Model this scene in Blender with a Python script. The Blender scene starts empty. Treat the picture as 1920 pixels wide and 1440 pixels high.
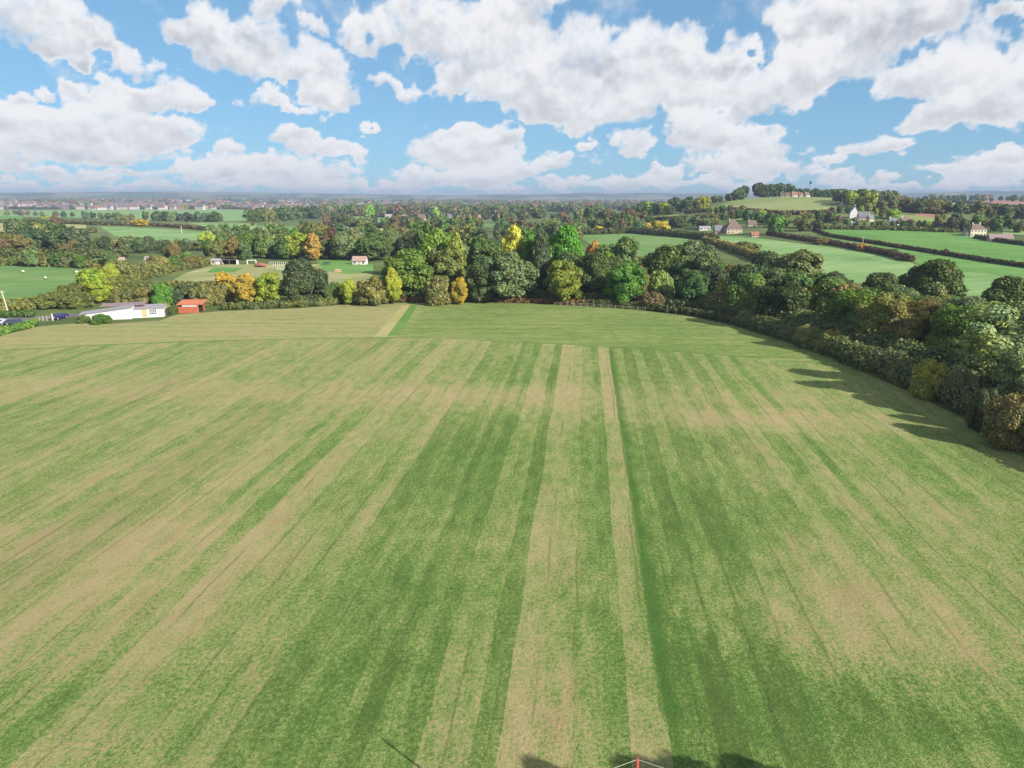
import bpy, math, random
import numpy as np
from mathutils import Vector, geometry

# ------------------------------------------------------------------ camera, sun, sky, exposure
scene = bpy.context.scene
COL = scene.collection
CAMH = 30.0
FPX = 1300.0
PITCH = math.atan(348 / FPX)
CP, SP = math.cos(PITCH), math.sin(PITCH)

cam_data = bpy.data.cameras.new("camera")
cam_data.sensor_width = 36.0
cam_data.lens = 36.0 * FPX / 1920
cam_data.clip_start = 0.5
cam_data.clip_end = 40000
cam = bpy.data.objects.new("camera", cam_data)
COL.objects.link(cam)
cam.location = (0, 0, CAMH)
cam.rotation_euler = (math.pi / 2 - PITCH, 0, 0)
scene.camera = cam

SUN_EL = math.radians(28)
SUN_DIR = Vector((0.76 * math.cos(SUN_EL), -0.65 * math.cos(SUN_EL), math.sin(SUN_EL))).normalized()
sd = bpy.data.lights.new("sun", 'SUN')
sd.energy = 4.6
sd.angle = math.radians(0.5)
sd.color = (1.0, 0.95, 0.87)
sun = bpy.data.objects.new("sun", sd)
COL.objects.link(sun)
sun.rotation_euler = SUN_DIR.to_track_quat('Z', 'Y').to_euler()
sun.location = (0, 0, 200)

scene.view_settings.view_transform = 'Standard'
scene.view_settings.look = 'None'
scene.view_settings.gamma = 1
scene.view_settings.exposure = 1.15
scene.cycles.max_bounces = 5
scene.cycles.diffuse_bounces = 2
scene.cycles.glossy_bounces = 1
scene.cycles.transmission_bounces = 2
scene.cycles.transparent_max_bounces = 8
scene.cycles.volume_bounces = 0


class NT:
    """small helper round a node tree"""
    def __init__(s, tree):
        s.t = tree
        s.n = tree.nodes
        s.l = tree.links

    def put(s, sock, v):
        if hasattr(v, 'is_linked') or hasattr(v, 'links'):
            s.l.new(v, sock)
        else:
            sock.default_value = v

    def node(s, typ, **kw):
        n = s.n.new(typ)
        for k, v in kw.items():
            setattr(n, k, v)
        return n

    def math(s, op, a, b=0.0, c=0.0, clamp=False):
        n = s.n.new('ShaderNodeMath')
        n.operation = op
        n.use_clamp = clamp
        s.put(n.inputs[0], a)
        s.put(n.inputs[1], b)
        if op in ('MULTIPLY_ADD', 'COMPARE', 'SMOOTH_MIN', 'SMOOTH_MAX'):
            s.put(n.inputs[2], c)
        return n.outputs[0]

    def vec(s, op, a, b=None, c=None, scale=None):
        n = s.n.new('ShaderNodeVectorMath')
        n.operation = op
        s.put(n.inputs[0], a)
        if b is not None:
            s.put(n.inputs[1], b)
        if c is not None:
            s.put(n.inputs[2], c)
        if scale is not None:
            s.put(n.inputs['Scale'], scale)
        return n.outputs['Value' if op in ('DOT_PRODUCT', 'LENGTH', 'DISTANCE') else 'Vector']

    def comb(s, x, y, z):
        n = s.n.new('ShaderNodeCombineXYZ')
        s.put(n.inputs[0], x); s.put(n.inputs[1], y); s.put(n.inputs[2], z)
        return n.outputs[0]

    def sep(s, v):
        n = s.n.new('ShaderNodeSeparateXYZ')
        s.put(n.inputs[0], v)
        return n.outputs

    def noise(s, v, scale, detail=2.0, rough=0.5, lac=2.0, dist=0.0, typ='FBM'):
        n = s.n.new('ShaderNodeTexNoise')
        n.noise_type = typ
        s.put(n.inputs['Vector'], v)
        n.inputs['Scale'].default_value = scale
        n.inputs['Detail'].default_value = detail
        n.inputs['Roughness'].default_value = rough
        n.inputs['Lacunarity'].default_value = lac
        n.inputs['Distortion'].default_value = dist
        return n.outputs['Fac']

    def smooth(s, v, a, b, lo=0.0, hi=1.0):
        n = s.n.new('ShaderNodeMapRange')
        n.interpolation_type = 'SMOOTHSTEP'
        s.put(n.inputs['Value'], v)
        n.inputs['From Min'].default_value = a
        n.inputs['From Max'].default_value = b
        n.inputs['To Min'].default_value = lo
        n.inputs['To Max'].default_value = hi
        return n.outputs[0]

    def mix(s, f, a, b, blend='MIX'):
        n = s.n.new('ShaderNodeMix')
        n.data_type = 'RGBA'
        n.blend_type = blend
        n.clamp_factor = True
        s.put(n.inputs[0], f)
        s.put(n.inputs[6], tuple(a) + (1,) if isinstance(a, tuple) and len(a) == 3 else a)
        s.put(n.inputs[7], tuple(b) + (1,) if isinstance(b, tuple) and len(b) == 3 else b)
        return n.outputs[2]

    def ramp(s, f, stops, interp='LINEAR'):
        n = s.n.new('ShaderNodeValToRGB')
        cr = n.color_ramp
        cr.interpolation = interp
        while len(cr.elements) > 1:
            cr.elements.remove(cr.elements[-1])
        cr.elements[0].position = stops[0][0]
        cr.elements[0].color = tuple(stops[0][1]) + (1,)
        for p, c in stops[1:]:
            e = cr.elements.new(p)
            e.color = tuple(c) + (1,)
        s.put(n.inputs[0], f)
        return n.outputs[0]


def lin(r, g, b):
    def f(c):
        c /= 255.0
        return c / 12.92 if c <= 0.04045 else ((c + 0.055) / 1.055) ** 2.4
    return (f(r), f(g), f(b))


def azel(px, py):
    X = (px - 960) / FPX
    Y = -(py - 720) / FPX
    d = Vector((X, CP + Y * SP, -SP + Y * CP))
    return math.atan2(d.x, d.y), math.atan2(d.z, math.hypot(d.x, d.y))


# clouds of the sky, where they stand: bearing and height (given through view coordinates), half width, half height
CLOUDS = [
 (40,25,150,62),(150,65,95,45),(190,98,60,24),(255,128,64,24),(160,160,52,22),(335,172,48,26),(265,188,100,20),(20,168,35,18),(80,166,24,14),
 (60,228,110,38),(190,225,110,52),(300,250,90,34),(200,275,160,30),(0,290,75,34),(60,250,120,40),
 (440,272,32,16),(548,260,52,22),(610,272,70,16),(672,285,22,21),(500,308,150,26),(570,330,120,22),
 (395,60,55,42),(455,78,90,52),(510,18,58,26),(470,122,90,32),(580,125,75,42),(620,168,72,32),(505,188,40,20),(560,206,60,12),
 (640,55,48,32),(695,85,45,35),(770,50,90,52),(830,20,130,40),(832,150,46,44),(755,165,46,20),(890,100,90,70),(940,50,130,60),(940,180,60,45),
 (1050,120,140,85),(1010,190,85,45),(1180,110,130,62),(1300,115,95,45),(1100,205,120,38),(1250,170,130,48),(980,20,60,40),(1370,115,35,28),
 (1440,160,100,48),(1500,110,80,55),(1600,60,120,70),(1560,15,150,45),(1700,35,120,50),(1390,195,75,26),
 (1700,145,90,36),(1850,110,110,75),(1790,195,110,42),(1900,170,90,60),(1720,222,55,24),(1900,15,50,25),
 (1190,270,32,36),(1330,245,90,42),(1280,232,45,28),(1410,258,75,36),(1475,280,50,28),(1370,300,110,26),(1430,322,120,20),(1560,300,40,13),
 (1650,275,68,22),(870,282,105,40),(845,250,38,12),(935,258,45,22),(985,312,60,20),(1040,300,48,16),(820,335,110,20),(900,325,80,20),
 (690,243,22,8),(1108,272,24,8),(1055,337,60,10),(1125,345,95,14),(1255,325,48,15),(1200,345,60,13),(1310,347,70,10),(1395,350,45,9),
 (1560,335,60,12),(1620,350,80,12),(1860,288,75,20),(1755,312,50,16),(1870,320,120,22),
  (70,322,90,14),(170,338,70,10),(215,322,50,10),(30,345,60,9),(300,330,60,14),(370,318,60,18),(330,350,90,8),(430,338,70,10),(480,350,60,8),(600,348,60,9),(120,352,70,6),(230,353,60,6),(1700,352,70,8),(1790,345,60,10),(1880,350,60,9),(1660,330,40,8),(420,310,60,18),(560,352,50,7),
 (650,352,90,12),(750,350,50,14),(960,352,60,10),
]

world = bpy.data.worlds.new("World")
scene.world = world
world.use_nodes = True
W = NT(world.node_tree)
W.n.clear()
w_out = W.node('ShaderNodeOutputWorld')
sky_tex = W.node('ShaderNodeTexSky')
sky_tex.sky_type = 'NISHITA'
sky_tex.sun_disc = False
sky_tex.sun_elevation = SUN_EL
sky_tex.sun_rotation = math.atan2(SUN_DIR.x, SUN_DIR.y)
sky_tex.altitude = 800
sky_tex.air_density = 0.85
sky_tex.dust_density = 0.0
sky_tex.ozone_density = 3.0
bg1 = W.node('ShaderNodeBackground')
gm = W.node('ShaderNodeGamma')
W.l.new(sky_tex.outputs[0], gm.inputs[0])
gm.inputs[1].default_value = 0.47
skycol = W.vec('MULTIPLY', gm.outputs[0], (0.72, 1.16, 1.46))
# unseen broken cloud behind and above the view, added to raise the ambient light
wd = W.node('ShaderNodeTexCoord').outputs['Generated']
wx, wy, wz = W.sep(wd)
waz = W.math('ABSOLUTE', W.math('ARCTAN2', wx, wy))
wel = W.math('ARCSINE', wz)
wn = W.noise(W.vec('MULTIPLY', wd, (1, 1, 2.2)), 3.0, 4.0, 0.55)
wm = W.math('MULTIPLY', W.smooth(wn, 0.44, 0.56), W.math('MAXIMUM', W.smooth(waz, 1.06, 1.12), W.smooth(wel, 0.66, 0.72)))
wm = W.math('MULTIPLY', wm, W.smooth(wel, 0.0, 0.04))
W.l.new(W.mix(wm, skycol, (4.9, 4.9, 5.0)), bg1.inputs['Color'])
bg1.inputs['Strength'].default_value = 0.1
W.l.new(bg1.outputs[0], w_out.inputs[0])


def hash2(ix, iy, seed):
    h = (ix.astype(np.int64) * 374761393 + iy.astype(np.int64) * 668265263 + seed * 1274126177) & 0xFFFFFFFF
    h = ((h ^ (h >> 13)) * 1274126177) & 0xFFFFFFFF
    h = (h ^ (h >> 16)) & 0xFFFFFFFF
    return h / 4294967295.0


def vnoise(x, y, seed=0):
    x = np.asarray(x, float); y = np.asarray(y, float)
    ix = np.floor(x); iy = np.floor(y)
    fx = x - ix; fy = y - iy
    fx = fx * fx * fx * (fx * (fx * 6 - 15) + 10)
    fy = fy * fy * fy * (fy * (fy * 6 - 15) + 10)
    a = hash2(ix, iy, seed); b = hash2(ix + 1, iy, seed)
    c = hash2(ix, iy + 1, seed); d = hash2(ix + 1, iy + 1, seed)
    return a + (b - a) * fx + (c - a) * fy + (a - b - c + d) * fx * fy


def fbm(x, y, octv=4, seed=0, gain=0.5):
    s = 0; a = 1; t = 0
    for i in range(octv):
        s = s + a * vnoise(x * 2 ** i + i * 17.3, y * 2 ** i - i * 9.1, seed + i)
        t += a
        a *= gain
    return s / t


def new_mat(name):
    m = bpy.data.materials.new(name)
    m.use_nodes = True
    t = NT(m.node_tree)
    t.n.clear()
    out = t.node('ShaderNodeOutputMaterial')
    return m, t, out


def mesh_from(name, verts, faces, nside):
    """verts (n,3), faces (m,nside) -> mesh, quickly"""
    me = bpy.data.meshes.new(name)
    verts = np.ascontiguousarray(verts, dtype=np.float32)
    faces = np.ascontiguousarray(faces, dtype=np.int32)
    me.vertices.add(len(verts))
    me.vertices.foreach_set('co', verts.ravel())
    me.loops.add(faces.size)
    me.loops.foreach_set('vertex_index', faces.ravel())
    me.polygons.add(len(faces))
    me.polygons.foreach_set('loop_start', np.arange(0, faces.size, nside, dtype=np.int32))
    me.update(calc_edges=True)
    me.validate()
    return me


def sky_clouds():
    """a far shell in front of the sky that carries the cumulus: where they stand is stored on it, the billows are noise"""
    R = 19000.0
    azs = np.radians(np.linspace(-62, 62, 621))
    els = np.radians(np.linspace(-0.6, 40, 261))
    A, E = np.meshgrid(azs, els)
    ec = np.maximum(E, 0)
    k = 1 / (ec + 0.10)
    tx = A * 2.5
    ty = np.log(ec + 0.25)
    flat = np.clip(E / 0.2, 0, 1) * 0.85 + 0.15
    A2 = A + ((fbm(tx * 9, ty * 9, 5, 11, 0.6) - 0.5) * 0.12 + (fbm(tx * 30, ty * 30, 3, 91) - 0.5) * 0.03) * flat
    E2 = E + ((fbm(tx * 9, ty * 9, 5, 23, 0.6) - 0.5) * 0.065 + (fbm(tx * 30, ty * 30, 3, 97) - 0.5) * 0.02) * flat
    low = np.clip(1 - E / 0.2, 0, 1)
    A2 = A2 + (fbm(A * 42, E * 70, 3, 41) - 0.5) * 0.035 * low
    E2 = E2 + (fbm(A * 42, E * 70, 3, 53) - 0.5) * 0.022 * low
    acc = np.zeros_like(A); av = np.zeros_like(A); top = np.zeros_like(A)
    for (cx, cy, rx, ry) in CLOUDS:
        a0, e0 = azel(cx, cy)
        a1, _ = azel(cx + rx, cy)
        _, e1 = azel(cx, cy - ry)
        ra = abs(a1 - a0) * 1.10
        re = abs(e1 - e0) * 1.15
        qx = (A2 - a0) / ra; qy = (E2 - e0) / re
        w = np.clip(1 - qx * qx - qy * qy, 0, 1)
        acc += w
        av += w * qy
    side = np.clip((np.maximum(np.abs(A) * 0.62, E) - 0.43) / 0.1, 0, 1)
    acc += side * np.clip((fbm(tx * 2 + 5, ty * 2, 3, 77) - 0.46) * 6, 0, 1)
    av = av / (acc + 0.25)
    acc = np.where(acc > 0, 0.86 * (1 - np.exp(-1.55 * acc)), 0)
    V = np.stack([R * np.cos(E) * np.sin(A), R * np.cos(E) * np.cos(A), R * np.sin(E) + CAMH], -1).reshape(-1, 3)
    nr, nc = A.shape
    i = np.arange(nr * nc).reshape(nr, nc)
    F = np.stack([i[:-1, :-1], i[:-1, 1:], i[1:, 1:], i[1:, :-1]], -1).reshape(-1, 4)
    me = mesh_from("sky", V, F, 4)
    for nm, arr in (("cover", acc), ("level", av)):
        at = me.attributes.new(nm, 'FLOAT', 'POINT')
        at.data.foreach_set('value', np.ascontiguousarray(arr.ravel(), dtype=np.float32))
    m, t, out = new_mat("cloud cover")
    cov = t.node('ShaderNodeAttribute', attribute_name="cover").outputs['Fac']
    lev = t.node('ShaderNodeAttribute', attribute_name="level").outputs['Fac']
    g = t.node('ShaderNodeNewGeometry').outputs['Position']
    d = t.vec('NORMALIZE', g)
    x, y, z = t.sep(d)
    a = t.math('ARCTAN2', x, y)
    e = t.math('ARCSINE', z)
    e = t.math('MAXIMUM', e, 0.0)
    TX = t.comb(t.math('MULTIPLY', a, 2.5), t.math('LOGARITHM', t.math('ADD', e, 0.25), 2.71828), 0.0)
    n1 = t.noise(TX, 9.0, 11.0, 0.62, dist=0.1)
    n2 = t.noise(TX, 4.0, 3.0, 0.5)
    n5 = t.noise(t.comb(a, t.math('MULTIPLY', e, 1.5), 0.0), 60.0, 5.0, 0.6)
    cov = t.math('ADD', cov, t.math('MULTIPLY', t.math('MULTIPLY', t.math('SUBTRACT', n5, 0.5), t.smooth(e, 0.16, 0.03)), 1.0))
    Fn = t.math('ADD', cov, t.math('ADD', t.math('MULTIPLY', t.math('SUBTRACT', n1, 0.5), 1.5), t.math('MULTIPLY', t.math('SUBTRACT', n2, 0.5), 0.85)))
    dens = t.math('ADD', t.math('MULTIPLY', t.smooth(Fn, -0.02, 0.80), t.smooth(e, 0.08, 0.26)), t.math('MULTIPLY', t.smooth(Fn, 0.12, 0.54), t.smooth(e, 0.26, 0.08)))
    n3 = t.noise(TX, 6.5, 7.0, 0.56)
    n4 = t.noise(t.vec('ADD', TX, (0.012, 0.035, 0.0)), 6.5, 7.0, 0.56)
    lit = t.math('ADD', t.math('ADD', t.math('MULTIPLY', lev, 0.95), t.math('MULTIPLY', t.math('SUBTRACT', n3, n4), 1.9)), 0.52)
    thick = t.smooth(cov, 0.25, 0.8)
    grey = t.math('MULTIPLY', t.smooth(lit, 0.85, -0.15), t.math('ADD', t.math('MULTIPLY', thick, t.math('ADD', 0.55, t.math('MULTIPLY', t.smooth(e, 0.03, 0.2), 0.30))), 0.15))
    c = t.mix(grey, lin(244, 244, 246), lin(186, 190, 198))
    c = t.mix(t.math('MULTIPLY', t.smooth(e, 0.04, 0.0), 0.4), c, lin(226, 232, 240))
    em = t.node('ShaderNodeEmission')
    t.l.new(c, em.inputs[0])
    em.inputs[1].default_value = 0.465
    tr = t.node('ShaderNodeBsdfTransparent')
    mx = t.node('ShaderNodeMixShader')
    t.l.new(t.math('MULTIPLY', dens, 0.98), mx.inputs[0])
    t.l.new(tr.outputs[0], mx.inputs[1])
    t.l.new(em.outputs[0], mx.inputs[2])
    t.l.new(mx.outputs[0], out.inputs[0])
    m.cycles.emission_sampling = 'NONE'
    me.materials.append(m)
    ob = bpy.data.objects.new("sky", me)
    COL.objects.link(ob)
    ob['kind'] = 'structure'
    return ob


sky_clouds()

# ------------------------------------------------------------------ terrain
def sstep(a, b, x):
    t = np.clip((x - a) / (b - a), 0, 1)
    return t * t * (3 - 2 * t)


RIDGE = np.array([(-900, 8), (0, 7.5), (200, 9), (330, 10), (500, 9), (600, 8), (700, 6), (850, 5.5), (900, 7), (1060, 7.5), (1090, 10.5), (1150, 9),
                  (1200, 9.5), (1300, 9), (1500, 8), (1700, 9), (1830, 11), (1920, 11), (2600, 8)], float)


def ground_z(x, y):
    x = np.asarray(x, float); y = np.asarray(y, float)
    r = np.hypot(x, y)
    sx = np.where(x < 330, 195.0, 175.0)
    sy = np.where(y < 840, 305.0, 230.0)
    hill = np.exp(-((x - 330) / sx) ** 2 - ((y - 840) / sy) ** 2)
    z = 31.9 * hill
    z = z + 27 * np.exp(-((x - 1080) / 520) ** 2 - ((y - 1650) / 470) ** 2)
    far = sstep(350, 900, r)
    z = z + far * (1 - np.clip(hill * 2, 0, 1)) * 2.2 * (fbm(x / 260, y / 260, 2, 5) - 0.5) * 2
    # brook valley behind the field's hedge
    z = z - 2.5 * np.exp(-((x - 60 - 0.1 * y) / 60) ** 2) * sstep(205, 235, y) * sstep(420, 300, y)
    yy = np.maximum(y, 1.0)
    px = 960 + FPX * x / (yy * CP)
    z = z + sstep(2300, 4300, r) * (15 - 6 * sstep(500, 1200, px))
    dyr = np.interp(px, RIDGE[:, 0], RIDGE[:, 1])
    top = 30 + dyr / 1300 * 8200
    bump = np.exp(-((r - 8200) / 850) ** 2)
    z = z + np.where(y > 0, (top - 12) * bump * (0.94 + 0.12 * fbm(x / 900, y / 900, 3, 31)), 0)
    z = z + np.where(y > 0, 16 * np.exp(-((r - 6300) / 500) ** 2) * fbm(x / 1500, y / 1500, 2, 9), 0)
    return z


def at(px, py, rmin=15.0):
    """the point of the ground seen in direction (px, py)"""
    X = (px - 960) / FPX; Y = -(py - 720) / FPX
    d = np.array([X, CP + Y * SP, -SP + Y * CP])
    d = d / np.linalg.norm(d)
    ts = rmin * 1.012 ** np.arange(0, 560)
    P = d[None, :] * ts[:, None]
    P[:, 2] += CAMH
    below = P[:, 2] < ground_z(P[:, 0], P[:, 1])
    if not below.any():
        t = 9000.0
    else:
        k = int(np.argmax(below))
        lo, hi = (ts[k - 1] if k else rmin * 0.5), ts[k]
        for _ in range(24):
            m = 0.5 * (lo + hi)
            if CAMH + d[2] * m < ground_z(d[0] * m, d[1] * m):
                hi = m
            else:
                lo = m
        t = hi
    x, y = d[0] * t, d[1] * t
    return float(x), float(y), float(ground_z(x, y))


def spot(px, dist):
    """the point of the ground at forward distance dist that appears in column px"""
    x = 0.0
    for _ in range(8):
        z = float(ground_z(x, dist))
        x = (px - 960) / FPX * (dist * CP + (CAMH - z) * SP)
    return x, dist, float(ground_z(x, dist))


def height_for(py_top, dist):
    """height above sea level of what reaches up to row py_top at forward distance dist"""
    k = (py_top - 720) / FPX
    return CAMH + dist * (SP + k * CP) / (k * SP - CP)


def depth_of(y, z=0.0):
    return y * CP + (CAMH - z) * SP


# ------------------------------------------------------------------ ground materials
KAL = 0.46


def G(r, g, b, k=1.0):
    a = lin(r, g, b)
    return tuple(min(1.0, c * KAL * k) for c in a)


TH = math.atan(140 / FPX * CP)
CT, ST = math.cos(TH), math.sin(TH)


def st_of(px, py):
    x, y, _ = at(px, py)
    return x * CT - y * ST, x * ST + y * CT


def principled(t, out, col, rough=0.9, normal=None, spec=0.2):
    p = t.node('ShaderNodeBsdfPrincipled')
    t.put(p.inputs['Base Color'], tuple(col) + (1,) if isinstance(col, tuple) and len(col) == 3 else col)
    t.put(p.inputs['Roughness'], rough)
    t.put(p.inputs['Specular IOR Level'], spec)
    if normal is not None:
        t.l.new(normal, p.inputs['Normal'])
    t.l.new(p.outputs[0], out.inputs[0])
    return p


def bump_of(t, h, strength, dist):
    b = t.node('ShaderNodeBump')
    b.inputs['Strength'].default_value = strength
    b.inputs['Distance'].default_value = dist
    t.l.new(h, b.inputs['Height'])
    return b.outputs[0]


GR_DARK = G(84, 118, 56)
GR_MID = G(120, 148, 78)
GR_LIGHT = G(150, 170, 98)
STRAW = G(192, 176, 120)
STRAW_P = G(196, 166, 124)
OLIVE = G(108, 118, 62)
FRESH = G(92, 140, 56)


def mown_material(name, along, headland=False):
    """grass cut in swaths: bands across s, wear along t"""
    m, t, out = new_mat(name)
    P = t.node('ShaderNodeNewGeometry').outputs['Position']
    if headland:
        s = t.vec('DOT_PRODUCT', P, (along[1], along[0], 0)) if False else t.vec('DOT_PRODUCT', P, (-along[1], along[0], 0))
        tt = t.vec('DOT_PRODUCT', P, (along[0], along[1], 0))
    else:
        s = t.vec('DOT_PRODUCT', P, (CT, -ST, 0))
        tt = t.vec('DOT_PRODUCT', P, (ST, CT, 0))
    ST2 = t.comb(s, t.math('MULTIPLY', tt, 0.16), 0.0)       # stretched along the swaths
    # wobble of the swath edges
    wob = t.math('MULTIPLY', t.math('SUBTRACT', t.noise(t.comb(t.math('MULTIPLY', s, 0.15), t.math('MULTIPLY', tt, 0.045), 0.0), 1.0, 2.0), 0.5), 1.3)
    wob2 = t.math('MULTIPLY', t.math('SUBTRACT', t.noise(P, 1.3, 3.0, 0.6), 0.5), 0.25)
    sw = t.math('ADD', t.math('ADD', s, wob), wob2)
    rng = random.Random(5 if not headland else 9)
    ramps = []
    if headland:
        lo, hi, n = 100.0, 235.0, 62
        edges = [lo + (hi - lo) * i / n + rng.uniform(-0.5, 0.5) for i in range(n)]
        vals = [(min(1, max(0, 0.36 + 0.30 * math.sin(i * 2.4) + rng.uniform(-0.22, 0.22))), rng.random()) for i in range(n)]
    else:
        # swaths read off across the field: (column at row 910, strawness 0-1, tone)
        known = [(655, .55, .5), (690, .42, .5), (712, .60, .6), (745, .22, .2), (785, .38, .5), (800, .20, .3), (822, .16, .25), (850, .38, .6), (862, .06, .15), (882, .26, .4), (905, .02, .45), (930, .55, .6), (960, .48, .6), (982, .06, .2),
                 (1009, .80, .6), (1050, .62, .3), (1085, .30, .7), (1117, .12, .5), (1140, .80, .5), (1180, .00, .95), (1190, .18, .6), (1206, .30, .6), (1222, .07, .1), (1256, .28, .6), (1290, .06, .1),
                 (1335, .32, .6), (1364, .24, .15), (1405, .42, .7), (1430, .22, .15), (1466, .46, .6), (1502, .04, .4), (1540, .48, .8), (1576, .02, .5), (1600, .46, .6), (1640, .34, .4), (1680, .50, .6), (1720, .32, .5), (1760, .2, .5), (1800, .5, .6)]
        tab = [(st_of(px, 910)[0], a, b) for px, a, b in known]
        s0 = tab[0][0]
        left = []
        sx = s0
        i = 0
        pat = [.5, .62, .30, .55, .22, .62, .8, .45, .28, .6, .18, .5]
        while sx > -175:
            wdt = rng.choice((1.2, 2.2, 2.4, 2.4, 2.4, 3.4))
            sx -= wdt
            left.append((sx, min(1, max(0, pat[i % len(pat)] + rng.uniform(-.2, .2))), rng.random()))
            i += 1
        tab = left[::-1] + tab
        sx = tab[-1][0]
        while sx < 85:
            sx += rng.choice((2.3, 2.5, 3.2))
            tab.append((sx, rng.uniform(.25, .6), rng.random()))
        edges = [e[0] for e in tab]
        vals = [(e[1], e[2]) for e in tab]
    chunks = []
    for i in range(0, len(edges), 30):
        e = edges[i:i + 31]
        v = vals[i:i + 30]
        chunks.append((e[0], e[-1] if len(e) == 31 else e[-1] + 3, e[:30], v))
    bandc = None
    for (lo, hi, e, v) in chunks:
        stops = [(max(0.0, (ee - lo) / (hi - lo)), (vv[0], vv[1], 0)) for ee, vv in zip(e, v)]
        f = t.math('DIVIDE', t.math('SUBTRACT', sw, lo), hi - lo)
        c = t.ramp(f, stops, 'CONSTANT')
        if bandc is None:
            bandc = c
        else:
            bandc = t.mix(t.math('GREATER_THAN', sw, lo), bandc, c)
    sep = t.node('ShaderNodeSeparateColor')
    t.l.new(bandc, sep.inputs[0])
    band, tone = sep.outputs[0], sep.outputs[1]
    # how clearly the swaths show, from place to place
    clear = t.smooth(t.noise(t.comb(t.math('MULTIPLY', s, 0.35), t.math('MULTIPLY', tt, 0.5), 3.0), 0.085, 2.0), 0.25, 0.62)
    west = t.math('ADD', t.smooth(s, 5.0, -45.0), t.math('MULTIPLY', t.math('MULTIPLY', t.smooth(s, 10.0, 22.0), t.smooth(tt, 82.0, 60.0)), 1.8))
    clear = t.math('MULTIPLY', clear, t.math('SUBTRACT', 1.0, t.math('MULTIPLY', west, 0.35)))
    band = t.math('ADD', 0.40, t.math('MULTIPLY', t.math('SUBTRACT', band, 0.40), t.math('ADD', 0.30, t.math('MULTIPLY', clear, 0.55))))
    if headland:
        band = t.math('ADD', 0.2, t.math('MULTIPLY', band, 0.5))
    big = t.noise(P, 0.045, 3.0, 0.5)
    mid = t.noise(ST2, 0.42, 4.0, 0.62)
    mid2 = t.noise(t.comb(s, t.math('MULTIPLY', tt, 0.38), 5.0), 1.05, 5.0, 0.66)
    fine = t.noise(t.vec('MULTIPLY', P, (1, 0.8, 1)), 3.6, 5.0, 0.72)
    tiny = t.noise(P, 11.0, 3.0, 0.75)
    v = band
    v = t.math('ADD', v, t.math('MULTIPLY', t.math('SUBTRACT', big, 0.5), 0.5))
    v = t.math('ADD', v, t.math('MULTIPLY', t.math('SUBTRACT', mid, 0.5), 0.75))
    v = t.math('ADD', v, t.math('MULTIPLY', t.math('SUBTRACT', mid2, 0.5), 1.15))
    v = t.math('ADD', v, t.math('MULTIPLY', t.math('SUBTRACT', fine, 0.5), 2.7))
    v = t.math('ADD', v, t.math('MULTIPLY', t.math('SUBTRACT', tiny, 0.5), 2.6))
    if headland:
        # the eastern half of the headland is greener
        v = t.math('ADD', v, t.math('MULTIPLY', t.smooth(t.vec('DOT_PRODUCT', P, (1, 0, 0)), -32.0, -22.0), -0.40))
        v = t.math('ADD', v, 0.26)
    else:
        # worn and lush places, at their place in the field: (column, row, half width m, half length m, change)
        spots = [(1085, 745, 40, 7, .34), (620, 735, 38, 6, .22), (1500, 790, 18, 5, .38), (1350, 780, 16, 4, .3), (120, 720, 26, 9, .25), (1560, 1150, 9, 9, .34), (1720, 1200, 7, 6, .18), (1565, 1010, 3.5, 3.5, .3),
                 (150, 1050, 16, 8, .22), (330, 1000, 14, 5, .1), (160, 1180, 12, 6, .2), (1330, 1180, 5, 7, -.2), (1450, 1320, 9, 5, -.26), (1700, 1330, 9, 4, -.18), (1260, 1200, 2.2, 12, -.22), (1010, 1330, 2.0, 5, -.16), (1190, 1290, 1.6, 5, -.2), (760, 1130, 12, 8, -.22),
                 (960, 860, 14, 12, -.30), (700, 950, 12, 9, -.12), (1330, 980, 12, 10, -.22), (100, 1320, 4, 3, -.2), (980, 1380, 5, 2.5, .2), (1100, 1330, 5, 4, .1), (1750, 850, 14, 10, .02),
                 (1690, 950, 10, 8, .04), (560, 1330, 8, 5, -.2), (210, 1370, 3, 1.5, .3), (1260, 715, 10, 4, .05), (1850, 1100, 8, 10, .08), (450, 830, 30, 7, -.06)]
        acc = None
        jit = t.vec('ADD', P, t.vec('SCALE', t.vec('SUBTRACT', t.comb(mid2, fine, 0.5), (0.5, 0.5, 0.5)), scale=7.0))
        for (px, py, ra, rb, dv) in spots:
            x0, y0, _ = at(px, py)
            d = t.vec('MULTIPLY', t.vec('SUBTRACT', jit, (x0, y0, 0)), (1 / ra, 1 / rb, 0))
            d2 = t.vec('DOT_PRODUCT', d, d)
            w = t.math('MULTIPLY', t.math('MULTIPLY_ADD', d2, -0.55, 1.0, clamp=True), dv * 0.8)
            acc = w if acc is None else t.math('ADD', acc, w)
        v = t.math('ADD', v, acc)
    v = t.math('SMOOTH_MAX', t.math('ADD', t.math('ADD', 0.18, t.math('MULTIPLY', t.smooth(s, 5.0, -45.0), 0.0 if headland else 0.03)), t.math('MULTIPLY', v, 0.74)), 0.04, 0.25)
    base = t.ramp(v, [(0.0, G(96, 124, 60)), (0.18, G(110, 142, 66)), (0.34, G(130, 164, 82)), (0.50, G(154, 176, 96)), (0.64, G(178, 180, 118)), (0.80, G(194, 182, 128)), (1.0, G(206, 186, 138))])
    # warm and cool tints of dead and fresh grass
    hue = t.noise(t.comb(s, t.math('MULTIPLY', tt, 0.25), 8.0), 0.5, 4.0, 0.6)
    warm = t.math('MULTIPLY', t.smooth(hue, 0.52, 0.68), t.smooth(v, 0.35, 0.75))
    base = t.mix(t.math('MULTIPLY', warm, 0.55), base, STRAW_P)
    fresh = t.math('MULTIPLY', t.math('MULTIPLY', t.smooth(hue, 0.50, 0.34), t.smooth(v, 0.55, 0.1)), 0.45)
    base = t.mix(fresh, base, FRESH)
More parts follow.
